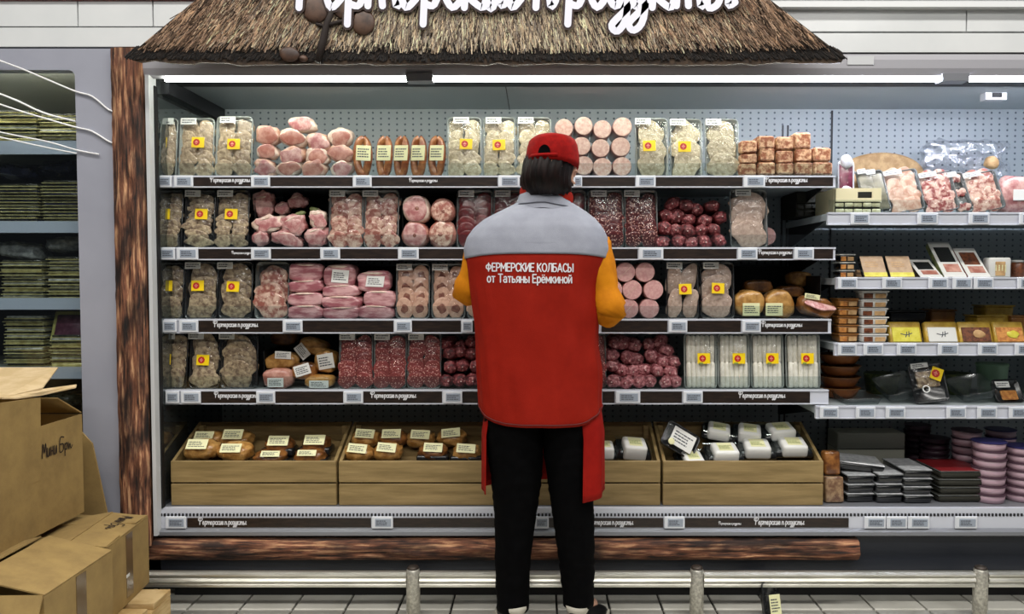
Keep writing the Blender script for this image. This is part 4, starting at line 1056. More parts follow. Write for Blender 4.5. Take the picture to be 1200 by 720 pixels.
M('tape_brown', '6b563a', rough=.25, coat=.5)
M('marker_ink', '241a18', rough=.7)
M('pallet_wood', 'b0905c', 'cbb080', scale=30, rough=.8, stretch=(.3, .3, 2), bump=.3)

lc = thing('left_cabinet', 'grey framed cabinet beside the bark post, stacked with flat packs', 'display case', (-2.1, 3.2, 0))
xc0, xc1 = xx(87.5, YF, 80), xx(141.5, YF, 70)
XLL = -3.3
mb = MB(); mb.box(xc0, xc1, YF, YF + .05, .1, zz(57, YF)); cpart('pillar', mb, 'column_grey', lc)
z82 = zz(82, YF)
mb = MB(); mb.box(XLL, xc0, YF, YF + .05, z82, zz(57, YF)); cpart('header', mb, 'column_grey', lc)
r = .025; fil = [(xc0, z82)] + [(xc0 - r + r * math.sin(a), z82 - r + r * math.cos(a)) for a in [PI / 2 * i / 6 for i in range(7)]][::-1]
mb = MB(); mb.rings([[(a, YF, b) for a, b in fil], [(a, YF + .05, b) for a, b in fil]], True); cpart('corner_fillet', mb, 'column_grey', lc)
cpart('side_panel', bxp(xc0 + .02, xc1, YF + .05, YB, .1, zz(57, YF)), 'lcase_inner', lc)
cpart('back_panel', bxp(XLL, xc0 + .02, 3.48, YB, .1, zz(57, YF)), 'lcase_dark', lc)
cpart('roof', bxp(XLL, xc0 + .02, YF + .05, 3.48, z82 + .055, zz(57, YF)), 'lcase_inner', lc)
mb = MB(); mb.add([(XLL, 2.98, z82 + .03), (xc0 + .02, 2.98, z82 + .03), (xc0 + .02, 3.47, z82 - .13), (XLL, 3.47, z82 - .13), (XLL, 2.98, z82 + .05), (xc0 + .02, 2.98, z82 + .05), (xc0 + .02, 3.47, z82 + .05), (XLL, 3.47, z82 + .05)],
                  [(0, 1, 2, 3), (4, 7, 6, 5), (0, 4, 5, 1), (1, 5, 6, 2), (2, 6, 7, 3), (3, 7, 4, 0)])
cpart('sloped_ceiling', mb, 'lcase_inner', lc)
cpart('light_tube', bxp(XLL, xc0 - .01, YF + .055, YF + .068, z82 + .009, z82 + .02), 'fill_left', lc)  # added light, hidden behind the header to brighten the packs
cpart('base', bxp(XLL, xc1, YF + .02, YB, .02, .3), 'case_dark', lc)
LSH = {}
for key, y0, y1 in (('La', 166, 181), ('Lb', 260, 273), ('Lc', 350, 363), ('Ld', 431, 444), ('Le', 560, 573)):
    Y = 3.0; z1, z0 = zz(y0, Y), zz(y1, Y)
    sh = cpart('shelf', bxp(XLL, xc0 + .02, Y + .01, 3.48, z1 - .02, z1), 'lcase_inner', lc)
    cpart('price_rail', bxp(XLL, xc0 + .02, Y - .004, Y + .01, z0, z1 + .002), 'lcase_strip', sh)
    LSH[key] = z1 + .001
cpart('glass_door', bxp(XLL, xc0 - .005, YF + .02, YF + .026, .32, z82), 'case_glass', lc)
# stacks of flat packs
def stackpack(px0, px1, key, n, label_pos, mats, th=.0125, Y=3.025, dep=.2):
    a, b = xx(px0, Y, 300), xx(px1, Y, 300); w_ = b - a
    for i in range(n):
        R = random.random
        t = thing('flat_pack', f'flat shiny pack, {NTH[i] if i else "lowest"}{" up" if i else ""} in {label_pos}', 'food pack',
                  ((a + b) / 2 + (R() - .5) * .008, Y + dep / 2 + (R() - .5) * .012, LSH[key] + i * th + .0005), (0, 0, (R() - .5) * .06), 'flat packs stacked in the left cabinet')
        put('card', rbox(w_, dep, .003, .001, 1), 'gold_card', t)
        put('pouch', rbox(round(w_ * .94, 3), dep * .95, th - .0035, .0035, 2), mats[(i * 7 + len(label_pos)) % len(mats)], t, (0, -.0, .003))
SHN = {'La': 'topmost shelf', 'Lb': 'second shelf', 'Lc': 'third shelf', 'Ld': 'fourth shelf', 'Le': 'fifth shelf'}
dk = ['pack_dark', 'pack_silver', 'pack_dark', 'pack_silver', 'pack_dark', 'gold_card']
for key, specs in (('La', [(-2, 46, 10), (48, 96, 9)]), ('Lb', [(-2, 46, 12), (50, 97, 13)]), ('Lc', [(0, 50, 12), (54, 99, 13)]),
                   ('Ld', [(1, 48, 16), (56, 101, 10)]), ('Le', [(6, 52, 10), (58, 104, 10)])):
    for i, (a, b, n) in enumerate(specs):
        stackpack(a, b, key, n, f'{["left", "right"][i]} stack, {SHN[key]} of left cabinet', (dk if key != 'Lb' else ['pack_dark', 'pack_blue', 'pack_dark']))
# pouches lying on the stacks
def pouch(px, py, rx, rz, Y, label, mat, rot=0, seed=0):
    k = Y / F; c = Pt(px, py, Y)
    o = put('pouch', blob_mesh('pouch', seed, 3, .25, 2.4, .7), mat, None, (c.x, Y, c.z), (0, rot, 0), (rx * k, .07, rz * k)); tag(o, label, 'food pack', 'loose pouches in the left cabinet')
pouch(25, 203, 24, 9, 3.16, 'dark blue pouch lying on the left stack, second shelf of left cabinet', 'pack_blue', .1, 1)
pouch(76, 199, 22, 10, 3.16, 'dark blue pouch lying on the right stack, second shelf of left cabinet', 'pack_blue', -.1, 2)
pouch(30, 294, 26, 10, 3.16, 'crumpled silver pouch on the left stack, third shelf of left cabinet', 'pack_silver', .15, 3)
pouch(82, 287, 20, 9, 3.16, 'crumpled silver pouch on the right stack, third shelf of left cabinet', 'pack_silver', -.1, 4)
pouch(78, 468, 20, 9, 3.14, 'glossy black pouch behind the box flap, fifth shelf of left cabinet', 'pack_dark', -.1, 0)
Y = 3.05; a, b = xx(58, Y, 380), xx(104, Y, 380)
t = thing('framed_pack', 'upright purple pack with yellow border in the left cabinet', 'food pack', ((a + b) / 2, Y, zz(400, Y)), (-.35, 0, 0))
put('border_card', rbox(b - a, .008, .125, .012, 2), 'card_yellow', t); put('pouch', rbox((b - a) * .8, .012, .09, .01, 2), 'pack_purple', t, (0, -.005, .018))
# lamp reflections over cabinet and pillar, built as thin white tubes
def reflection(label, pts, r=.0032):
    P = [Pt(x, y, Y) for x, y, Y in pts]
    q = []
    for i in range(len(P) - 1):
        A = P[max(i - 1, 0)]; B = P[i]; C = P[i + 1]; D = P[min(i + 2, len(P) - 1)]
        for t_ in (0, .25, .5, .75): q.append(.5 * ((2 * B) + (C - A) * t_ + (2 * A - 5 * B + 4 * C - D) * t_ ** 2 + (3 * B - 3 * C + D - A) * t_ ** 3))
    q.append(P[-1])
    o = put('reflection', MB().tube(q, r, 8).mesh('reflection', True), 'reflection_white'); o.data.transform(Matrix.Translation(-q[-1])); o.location = q[-1]
    tag(o, label, 'reflection', 'white reflections across the left cabinet')
reflection('uppermost thin white reflection crossing the grey pillar to the bark post', [(-120, 30, 2.88), (5, 73, 2.88), (50, 91, 2.885), (88, 107, 2.893), (108, 113, 2.893), (128, 129, 2.893), (142, 132, 2.892)])
reflection('middle thin white reflection crossing the grey pillar to the bark post', [(-120, 80, 2.88), (5, 124, 2.88), (50, 138, 2.885), (88, 149, 2.893), (108, 154, 2.893), (130, 167, 2.893), (145, 168, 2.892)])
reflection('short thin white reflection just above the middle one, by the pillar', [(-120, 66, 2.88), (5, 112, 2.88), (50, 132, 2.885), (88, 142, 2.893)], .0036)
reflection('thin white reflection over the topmost rail, ending on the pillar', [(-120, 128, 2.88), (5, 156, 2.88), (55, 166, 2.886), (90, 176, 2.893), (116, 181, 2.893)], .0028)
reflection('lowest thin white reflection over the topmost rail of left cabinet', [(-120, 132, 2.88), (5, 162, 2.88), (55, 173, 2.886), (90, 180, 2.893)], .0026)

# ------------------------------------------------------------------ cardboard boxes and pallet
def panelbox(name, label, x0, x1, y0, y1, z0, z1, rotz=0, flaps=(), cat='box', top=True):
    """open carton of four walls and a bottom with hinged flaps; returns its Empty at the base centre"""
    t = thing(name, label, cat, ((x0 + x1) / 2, (y0 + y1) / 2, z0), (0, 0, rotz), None)
    a, b, h, q = (x1 - x0) / 2, (y1 - y0) / 2, z1 - z0, .004
    body = MB(); body.box(-a, a, -b, -b + q, 0, h); body.box(-a, a, b - q, b, 0, h); body.box(-a, -a + q, -b + q, b - q, 0, h); body.box(a - q, a, -b + q, b - q, 0, h); body.box(-a + q, a - q, -b + q, b - q, 0, q)
    put('body', body.mesh(), 'cardboard', t)
    for side, ang, ln, mat in flaps:
        m = MB()
        if side in 'LR':
            m.box(0, ln, -b + .002, b - .002, -q / 2, q / 2)
            o = put('flap', m.mesh(), mat, t, ((-a if side == 'L' else a), 0, h + q * (.5 if side == 'L' else .7)), (0, -ang if side == 'L' else PI + ang, 0))
        else:
            m.box(-a + .002, a - .002, 0, ln, -q / 2, q / 2)
            o = put('flap', m.mesh(), mat, t, (0, (-b if side == 'F' else b), h + q * (1.2 if side == 'F' else 1.4)), ((ang, 0, 0) if side == 'F' else (PI - ang, 0, 0)))
    return t
ZP = .181
# pallet
pal = thing('pallet', 'pale wooden pallet under the cardboard boxes', 'pallet', (-1.62, 2.3, 0))
pl = rbox(1.0, .11, .022, .002, 1)
px1 = -1.30
for y in (1.82, 1.98, 2.14, 2.30, 2.46, 2.62): put('deck_board', rbox(.62, .12, .022, .002, 1), 'pallet_wood', pal, (px1 - .31 + 1.62, y - 2.3, ZP - .024))
for x in (px1 - .05, px1 - .31, px1 - .57):
    put('stringer', rbox(.10, .92, .11, .003, 1), 'pallet_wood', pal, (x + 1.62, 2.22 - 2.3, ZP - .135)); put('foot_board', rbox(.10, .92, .022, .002, 1), 'pallet_wood', pal, (x + 1.62, 2.22 - 2.3, .003))
    for y in (1.82, 2.22, 2.62): put('block', rbox(.098, .098, .02, .002, 1), 'pallet_wood', pal, (x + 1.62, y - 2.3, .0255))
ZT = .42
def scribble(parent, loc, rot, size, seed):
    st = [[(0, 0), (.1, 1), (.25, .3), (.4, 1), (.5, 0)], [(.6, .6), (.6, 0), (.75, .1), (.85, .6), (.85, 0)], [(1.0, .6), (1.0, 0)], [(1.2, .6), (1.2, 0)], [(1.0, .3), (1.2, .3)], [(1.35, .6), (1.35, 0), (1.5, .1), (1.6, .6), (1.62, 0)],
          [(2.5, 1), (2.05, 1), (2.0, 0), (2.4, .1), (2.4, .5), (2.05, .55)], [(2.6, .5), (2.6, -.4)], [(2.6, .4), (2.85, .5), (2.8, .05), (2.6, .1)], [(3.0, .5), (3.05, 0), (3.2, .4), (3.3, 0), (3.5, .2)]]
    return put('handwriting', strokes_mesh(st, .09, name='handwriting'), 'marker_ink', parent, loc, rot, (size, 1, size))
b3 = panelbox('cardboard_box', 'taped cardboard box with handwriting on its lid, nearest the meat case', -1.635, -1.387, 2.40, 2.725, ZP, ZT, .1,
              [('F', .04, .10, 'cardboard'), ('B', .04, .10, 'cardboard'), ('L', .15, .13, 'cardboard'), ('R', .13, .13, 'cardboard')])
put('tape', MB().box(.1235, .1255, -.025, .025, .02, ZT - ZP - .005).mesh(), 'tape_brown', b3)
sb = scribble(b3, (0, 0, 0), (0, 0, 0), .04, 1)
cs, sn = math.cos(.13), math.sin(.13)
sb.matrix_local = Matrix.Translation((.05, .13, ZT - ZP + .0065 + (.124 - .05) * sn / cs)) @ Matrix(((0, -sn, cs, 0), (-1, 0, 0, 0), (0, -cs, -sn, 0), (0, 0, 0, 1))) @ Matrix.Diagonal((.04, 1, .04, 1))
put('tape_label', MB().box(.1257, .1265, -.03, -.005, .09, .10).mesh(), 'label_white', b3)
b2 = panelbox('cardboard_box', 'cardboard box with gaping front flap in the bottom left corner', -1.74, -1.338, 2.04, 2.385, ZP, ZT, 0.02,
              [('F', 4.3, .08, 'cardboard'), ('L', .25, .19, 'cardboard'), ('R', .24, .20, 'cardboard')])
put('tape', MB().box(.2012, .203, -.025, .025, .06, ZT - ZP - .005).mesh(), 'tape_brown', b2)
b4 = panelbox('cardboard_box', 'low cardboard box behind the two taped boxes, against the tall one', -1.98, -1.625, 2.46, 2.80, ZP, ZT - .02, 0.03, [('L', .03, .17, 'cardboard'), ('R', .06, .17, 'cardboard')])
b1 = panelbox('cardboard_box', 'tall open cardboard box with handwriting at far left, flaps spread', -2.04, -1.612, 2.02, 2.70, ZT + .03, .80, 0,
              [('L', 2.0, .2, 'cardboard'), ('B', .5, .15, 'cardboard')])
def flap_poly(name, pts, mat, parent, up=(0, 0, .004)):
    P = [Pt(*p) - parent.location for p in pts]; mb = MB(); u = Vector(up)
    mb.rings([P, [p + u for p in P]], True); put(name, mb.mesh(), mat, parent)
flap_poly('side_flap', [(46, 466, 2.46), (46.5, 563, 2.466), (-40, 600, 2.155), (-40, 478, 2.15)], 'cardboard', b1, (.004, 0, 0))
flap_poly('top_flap', [(50, 456, 2.48), (68, 432, 2.72), (-60, 432, 2.72), (-60, 476, 2.28), (5, 467, 2.33)], 'cardboard_pale', b1)
flap_poly('inner_flap', [(2, 468, 2.32), (46, 458, 2.47), (90, 452, 2.6), (89, 455, 2.58), (48, 464, 2.46), (20, 468, 2.36)], 'cardboard_pale', b1)
scribble(b1, (.2165, .115, .245), (0, 0, PI / 2), .046, 2)
# sheet of card leaning behind the tall box
a = Pt(94, 512, 2.84); mb = MB()
prof = [(94, 505), (108, 520), (126, 604), (120, 625), (80, 640)]
P = [Pt(x, y, 2.84) for x, y in prof]; mb.rings([[(p.x, 2.84, p.z) for p in P], [(p.x, 2.846, p.z) for p in P]], True)
o = put('card_sheet', mb.mesh(), 'cardboard'); o.data.transform(Matrix.Translation(-P[4])); o.location = P[4]; tag(o, 'loose cardboard sheet leaning between tall box and grey pillar', 'cardboard')

# fallen pack by the rail
c = Pt(907, 704, 2.80)
t = thing('fallen_pack', 'small black pack with yellowish label leaning on the floor by the rail', 'food pack', (c.x, 2.79, .0), (-.3, .12, .5))
put('tray', dish_mesh(.085, .15, .02), 'tray_dark', t, (0, 0, .002)); paper(t, .004, -.012, .03, .055, .075, 'label_cream', (0, 0, 0), 5, 1); put('film', film_mesh(.085, .15, .01), 'clear_film', t, (0, 0, .002))

# ------------------------------------------------------------------ right half of the case
M('basket_cream', 'd8cea6', rough=.6)
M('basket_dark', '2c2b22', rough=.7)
M('weave_cream', 'ece4c0', 'd2c89c', scale=60, rough=.6)
M('purple_meat', '5a1c30', '7a3048', scale=60, rough=.3, coat=.6)
M('foil_white', 'dcdce0', 'c2c4cc', scale=60, rough=.3, coat=.4, bump=.4)
M('bread_tan', 'b08a5c', 'cda878', scale=30, rough=.6)
M('pack_olive', '6d6a58', '8f8a74', scale=40, rough=.3, coat=.5)
M('box_black', '121416', rough=.25, coat=.5)
M('box_white', 'd8d8d4', rough=.4)
M('box_red', '7a1c20', rough=.4)
M('yellow_card', 'c9bd2c', 'd8cf50', scale=30, rough=.4)
M('tan_card', 'b99c7c', 'a88a6c', scale=40, rough=.4)
M('brown_tub', '8a5a28', 'a06c34', scale=30, rough=.35, coat=.3)
M('gold_tub', 'a8862c', 'c2a040', scale=30, rough=.3, coat=.4)
M('food_orange', 'a8642c', 'd09048', scale=60, rough=.5)
M('food_brown', '4a2414', '7a4426', scale=60, rough=.45, coat=.3)
M('green_tub', '8fb090', rough=.4)
M('tub_pink', 'b89aa6', rough=.4, coat=.2)
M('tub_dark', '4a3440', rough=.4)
M('lid_purple', '2c2a5c', rough=.35)
M('pack_brown', '6a4a38', 'a08464', scale=40, rough=.35, coat=.4)
M('ham_sliced', 'bd9078', 'e4c8b2', scale=34, lo=.4, hi=.62, rough=.4, coat=.4, vary=.08)
M('grey_carton', 'b0b0a2', rough=.6)
M('lid_grey', 'c2c4c6', '9c9ea2', scale=40, rough=.35, coat=.4)
M('bowl_clay', '7a4420', '935628', scale=30, rough=.4)
def rp(px, py, Y): return Pt(px, py, Y)
zR1, zR2, zR3, zR4 = (SHELF[k][0] for k in ('R1', 'R2', 'R3', 'R4'))
YR_ = 3.03
def wh(x0, x1, y0, y1, Y): return (xx(x1, Y, y1) - xx(x0, Y, y1)), zz(y0, Y) - zz(y1, Y), (xx(x0, Y, y1) + xx(x1, Y, y1)) / 2
# R1: basket and leaning packs
w_, h_, cx_ = wh(977, 1030, 218, 248, YR_)
def basket(label, cx_, Yb, w_, h_, dep, body, weave, loc_z):
    t = thing('basket', label, 'basket', (cx_, Yb, loc_z), (0, 0, 0))
    z2 = h_ * .48
    m = MB(); hw = w_ / 2
    m.box(-hw, -w_ * .02, 0, .006, z2, h_); m.box(w_ * .30, hw, 0, .006, z2, h_); m.box(-w_ * .02, w_ * .30, 0, .006, z2, z2 + h_ * .14); m.box(-w_ * .02, w_ * .30, 0, .006, h_ - h_ * .14, h_)
    put('handle_band', m.mesh(), body, t)
    for i in range(5):
        for j in range(2):
            put('weave', rbox(w_ / 5 * .92, .008, z2 / 2 * .66, .004, 2), weave, t, (-hw + w_ / 5 * (i + .5 + (.0 if j % 2 else .0)), .004 + (.004 if (i + j) % 2 else 0), z2 / 2 * j + .004))
    put('lining', MB().box(-hw + .002, hw - .002, .012, .016, 0, h_ * .98).mesh(), 'basket_dark', t)
    m = MB(); m.box(-hw, -hw + .005, .016, dep, 0, h_); m.box(hw - .005, hw, .016, dep, 0, h_); m.box(-hw + .005, hw - .005, dep - .005, dep, 0, h_); m.box(-hw + .005, hw - .005, .016, dep - .005, 0, .005)
    put('walls', m.mesh(), body, t)
basket('cream woven basket holding a purple meat pack, right upper shelf', cx_, YR_ - .02, w_, h_, .22, 'basket_cream', 'weave_cream', zR1)
w2_, h2_, c2_ = wh(931, 974, 222, 256, 3.3)
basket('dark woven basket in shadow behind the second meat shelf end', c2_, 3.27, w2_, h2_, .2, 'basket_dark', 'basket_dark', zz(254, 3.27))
def leaning(name, label, x0, x1, y0, y1, Y, zs, mat, lean, roll, tag_=True, tray='tray_clear', group=None, slices=0, twist=0):
    w_, h_, cx_ = wh(x0, x1, y0, y1, Y)
    t = thing(name, label, 'meat pack', (cx_, Y, zs + .001 + abs(math.sin(roll)) * w_ / 2), (lean, roll, twist), group)
    put('tray', dish_mesh(w_, h_, .016, .014), tray, t)
    if slices:
        for c in range(2):
            for r in range(slices):
                put('slice', slice_mesh((r + c) % 6, wob=.26), mat, t, ((c - .5) * w_ * .38, .006 - .0022 * r, h_ * (.86 - .72 * r / max(1, slices - 1))), (.14, random.uniform(-.2, .2), 0), (w_ * .25, .005, w_ * .24))
    else: put('contents', rbox(w_ * .86, .014, h_ * .84, .006, 2), mat, t, (0, .004, h_ * .07))
    put('film', film_mesh(round(w_, 3), round(h_, 3), .012), 'clear_film', t)
    if tag_: paper(t, -w_ * .2, -.011, h_ * .9, w_ * .5, .02, 'label_white', (0, 0, 0), 2, 1)
    return t
GR1 = 'sliced packs leaning on the right upper shelf'
t = leaning('purple_meat_pack', 'upright purple meat pack with white ends in the cream basket', 982, 1001, 178, 236, YR_ + .02, zR1 + .02, 'purple_meat', -.08, .02, False, 'foil_white')
put('foil_top', blob_mesh('foil', 1, 2, .25, 2), 'foil_white', t, (0, -.006, .19), (0, 0, 0), (.026, .012, .03)); put('foil_bottom', blob_mesh('foil', 2, 2, .25, 2), 'foil_white', t, (0, -.01, .07), (0, 0, 0), (.026, .012, .02))
t = leaning('wedge_pack', 'beige wedge shaped pack behind the purple one in the basket', 1001, 1016, 190, 236, YR_ + .07, zR1 + .02, 'bread_tan', -.1, -.25, False)
for i, (x0, x1, y0, mt, sl, d) in enumerate(((1014, 1034, 193, 'pack_olive', 0, 'narrow olive pack leaning beside the basket, first of two'), (1024, 1046, 194, 'pack_olive', 0, 'narrow olive pack leaning left of the sliced ham, second of two'),
        (1043, 1086, 196, 'ham_sliced', 4, 'large sliced ham pack leaning left, upper right shelf'), (1084, 1126, 199, 'bacon_red', 4, 'streaky red bacon pack leaning left, upper right shelf'),
        (1122, 1142, 197, 'bacon_red', 3, 'narrow pack of red slices leaning before the fanned one'), (1138, 1180, 199, 'bacon', 4, 'pack of fanned pink slices leaning left at upper right shelf'))):
    leaning('leaning_pack', d, x0, x1, y0, 247, YR_ + .01, zR1, mt, -.22, -.16 if i < 4 else -.2, True, 'tray_grey', GR1, sl)
w_, h_, cx_ = wh(1176, 1215, 200, 247, YR_)
o = put('pink_pouch', blob_mesh('pouch', 6, 3, .12, 1.8, .7), 'ham_pink', None, (cx_, YR_ + .05, zR1 + h_ / 2), (0, 0, 0), (w_ / 2, .04, h_ / 2)); tag(o, 'pale pink bagged meat at the right end of the upper shelf', 'meat pack')
put('label', rbox(.05, .003, .04, .001, 1), 'label_white', o, (.1, -1.02, -.3), (0, 0, 0), (18, 10, 14))
w_, h_, cx_ = wh(985, 1086, 178, 204, 3.4)
o = put('oval_board', MB().lathe([(.02, -.013), (.92, -.012), (1, 0), (.92, .012), (.02, .013)], 40, 'y').mesh('board'), 'bread_tan', None, (cx_, 3.42, zz(204, 3.4)), (0, 0, 0), (w_ / 2, 1, h_)); tag(o, 'tan oval board standing behind the leaning packs', 'board')
c = Pt(1138, 184, 3.35)
o = put('plastic_bag', blob_mesh('bag', 3, 4, .3, 2.2, .55, None, .25), 'clear_bag', None, (c.x, 3.40, c.z - .01), (0, .08, 0), (.185, .03, .095)); tag(o, 'crumpled clear plastic bag behind the leaning packs, upper right', 'plastic bag')
c = Pt(1157, 192, 3.33)
o = put('tan_wedge', blob_mesh('wedge', 2, 2, .2, 1, .8), 'bread_tan', None, (c.x, 3.3, c.z), (0, .3, 0), (.03, .02, .028)); tag(o, 'small tan wedge poking out below the clear plastic bag', 'food pack')
# R2
def slant_box(label, px, w_px, lean, L, face, strip, spine, window, Y=YR_ - .03, group='slanting boxed packs', name='boxed_pack'):
    w_ = w_px * Y / F; c = Pt(px, 324, Y)
    t = thing(name, label, 'food pack', (c.x, Y, zR2 + .003), (lean, 0, 0), group)
    put('box', rbox(w_, .024, L, .003, 1), spine, t, (0, .0135, 0)); put('front', rbox(w_, .003, L, .001, 1), face, t, (0, -.0005, 0))
    put('band', rbox(w_, .002, L * (.2 if not window else .1), .0006, 1), strip, t, (0, -.0025, .002))
    if window:
        put('window', rbox(w_ * .72, .002, L * .42, .0006, 1), window, t, (0, -.0027, L * .42)); put('picture', rbox(w_ * .7, .002, L * .22, .0006, 1), 'ham_tan', t, (0.004, -.0027, L * .14))
    else: put('print', bars_mesh(round(w_ * .7, 3), round(L * .3, 3), 3, 1), 'bread_tan', t, (0, -.0025, L * .6))
for lb, px, wp, ln, L, a in (('tan and yellow boxed pack, left of two on the second right shelf', 1027, 27, -.58, .1, ('tan_card', 'yellow_card', 'box_black', None)),
                        ('tan and yellow boxed pack, right of two on the second right shelf', 1058, 28, -.58, .1, ('tan_card', 'yellow_card', 'box_black', None)),
                        ('white boxed pack with black window lying lowest on second right shelf', 1092, 26, -1.0, .13, ('box_white', 'box_white', 'box_black', 'box_black')),
                        ('tallest white boxed pack with black window, second right shelf', 1120, 26, -.78, .2, ('box_white', 'box_white', 'herb_green', 'box_black')),
                        ('white boxed pack with red edge, second right shelf', 1148, 26, -.8, .168, ('box_white', 'box_white', 'box_red', 'food_brown'))):
    slant_box(lb, px, wp, ln, L, *a)
for i, (px, py, n) in enumerate(((1008, 294, 2), (1030, 291, 3), (1064, 298, 2))):
    for j in range(n):
        c = Pt(px, 324, 3.26); o = put('flat_carton', rbox(.085, .12, .016, .002, 1), 'tan_card', None, (c.x, 3.26, zR2 + .001 + j * .0175 + (.0175 * 2 if False else 0)), (0, 0, .03 * j)); tag(o, f'flat tan carton, {NTH[j]} from bottom of the {["left", "middle", "right"][i]} shaded stack', 'carton', 'flat cartons behind')
        put('edge_band', rbox(.083, .003, .006, .001, 1), 'bread_tan', o, (0, -.0605, .005))
w_, h_, cx_ = wh(1160, 1186, 300, 324, YR_)
t = thing('white_tub', 'small white window pack standing on the second right shelf', 'food pack', (cx_, YR_ + .03, zR2 + .001))
put('box', rbox(w_, .05, h_, .008, 3), 'box_white', t); put('window', rbox(w_ * .46, .004, h_ * .7, .002, 1), 'bread_tan', t, (0, -.025, h_ * .1)); put('ribs', bars_mesh(.03, .05, 4, 2), 'label_cream', t, (0, -.028, h_ * .45), (0, PI / 2, 0))
w_, h_, cx_ = wh(1187, 1200, 303, 324, YR_ + .05)
o = put('brown_jar', MB().lathe([(.02, 0), (.026, .005), (.026, .055), (.02, .065)], 16).mesh('jar', True), 'food_brown', None, (cx_, YR_ + .06, zR2)); tag(o, 'small brown jar beside the white window pack', 'jar'); put('lid', MB().lathe([(.022, .064), (.022, .072), (.002, .073)], 16).mesh('lid', True), 'box_white', o)
def cup_stack(px, ytop, ybot, Y, n, w_px, label, body, lid, zs, group, dep=.08, printc=None, square=True):
    k = Y / F; w_ = w_px * k; h = (zz(ytop, Y) - zs) / n; c = Pt(px, ybot, Y)
    for i in range(n):
        t = thing('food_tub', label % ('lowest' if i == 0 else ('topmost' if i == n - 1 else NTH[i] + ' up')), 'food tub', (c.x + random.uniform(-.002, .002), Y + dep / 2, zs + i * h + .0008), (0, 0, random.uniform(-.05, .05)), group)
        if square: put('tub', rbox(w_, dep, h * .82, .006, 2, .12), body, t); put('lid', rbox(w_ * 1.06, dep * 1.06, h * .16, .002, 1), lid, t, (0, 0, h * .82))
        else:
            r = w_ / 2
            put('tub', MB().lathe([(r * .9, 0), (r * .97, h * .86)], 22).mesh('tub', True), body, t); put('lid', MB().lathe([(r, h * .86), (r * 1.02, h * .87), (r * 1.02, h * .95), (r * .98, h * .98), (.002, h * .985)], 22).mesh('lid'), lid if i >= n - 1 - (n > 7) else 'tub_dark', t)
        if printc:
            p = put('picture', rbox(w_ * .34, .002, h * .55, .0006, 1), printc, t, (-w_ * .26, -dep * .5 - .001, h * .12)); put('window', rbox(w_ * .4, .002, h * .5, .0006, 1), 'bread_tan', t, (w_ * .2, -dep * .5 - .001, h * .14))
cup_stack(993, 298, 324, YR_ + .03, 3, 18, 'small dark tub, %s in the stack at left end, second right shelf', 'box_black', 'pack_silver', zR2, 'dark tubs', printc='food_orange')
cup_stack(1025, 341, 401, YR_, 6, 31, 'white square tub, %s in the white stack, third right shelf', 'box_white', 'box_white', zR3, 'white tubs', printc='food_brown')
cup_stack(994, 350, 401, YR_ + .02, 5, 24, 'brown square tub, %s in the stack left of the white one', 'brown_tub', 'brown_tub', zR3, 'brown tubs', printc='food_orange')
for i, (x0, x1, f_, e_, d) in enumerate(((1044, 1083, 'yellow_card', 'gold_tub', 'gold tray with bright yellow label, third right shelf'), (1086, 1126, 'box_white', 'gold_tub', 'gold tray with white label, third right shelf'),
                             (1126, 1166, 'food_brown', 'gold_tub', 'gold rimmed tray of dark brown food, third right shelf'), (1167, 1204, 'food_orange', 'gold_tub', 'gold rimmed tray of orange food, third right shelf'))):
    w_, h_, cx_ = wh(x0, x1, 376, 402, YR_)
    t = thing('gold_tray', d, 'food tray', (cx_, YR_, zR3 + .002), (-.35, 0, 0), 'gold trays')
    put('tray', rbox(w_ * .98, .03, h_ * 1.0, .008, 2), e_, t, (0, .018, 0)); l = put('front_label', rbox(w_ * .84, .004, h_ * .68, .003, 1), f_, t, (0, .001, h_ * .03))
    if i < 2: put('drawing', strokes_mesh([[(-1, .2), (0, 0), (1, .3)], [(-.2, -.4), (0, 0), (.1, .5)], [(.4, -.3), (.5, .6)]], .16, name='drawing'), 'print_dark', l, (0, -.0025, h_ * .32), (0, 0, 0), (.022, 1, .022))
    else: put('garnish', blob_mesh('garnish', i, 2, .3, 2), 'bread_tan' if i == 2 else 'yellow_card', l, (.01, -.002, h_ * .35), (0, 0, 0), (.025, .004, .017))
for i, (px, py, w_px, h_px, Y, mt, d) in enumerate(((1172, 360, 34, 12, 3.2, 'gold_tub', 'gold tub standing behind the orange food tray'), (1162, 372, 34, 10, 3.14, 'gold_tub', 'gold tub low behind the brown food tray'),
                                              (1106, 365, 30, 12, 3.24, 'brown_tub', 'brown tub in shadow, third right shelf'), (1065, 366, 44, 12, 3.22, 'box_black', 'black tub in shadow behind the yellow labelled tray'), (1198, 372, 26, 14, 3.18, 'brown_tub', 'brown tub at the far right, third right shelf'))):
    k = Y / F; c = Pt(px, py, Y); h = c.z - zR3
    o = put('back_tub', rbox(w_px * k, .1, max(h, .03), .008, 2, .15), mt, None, (c.x, Y + .05, zR3 + .001)); tag(o, d, 'food tub'); put('lid', rbox(w_px * k * 1.05, .105, .006, .002, 1), mt, o, (0, 0, max(h, .03)))
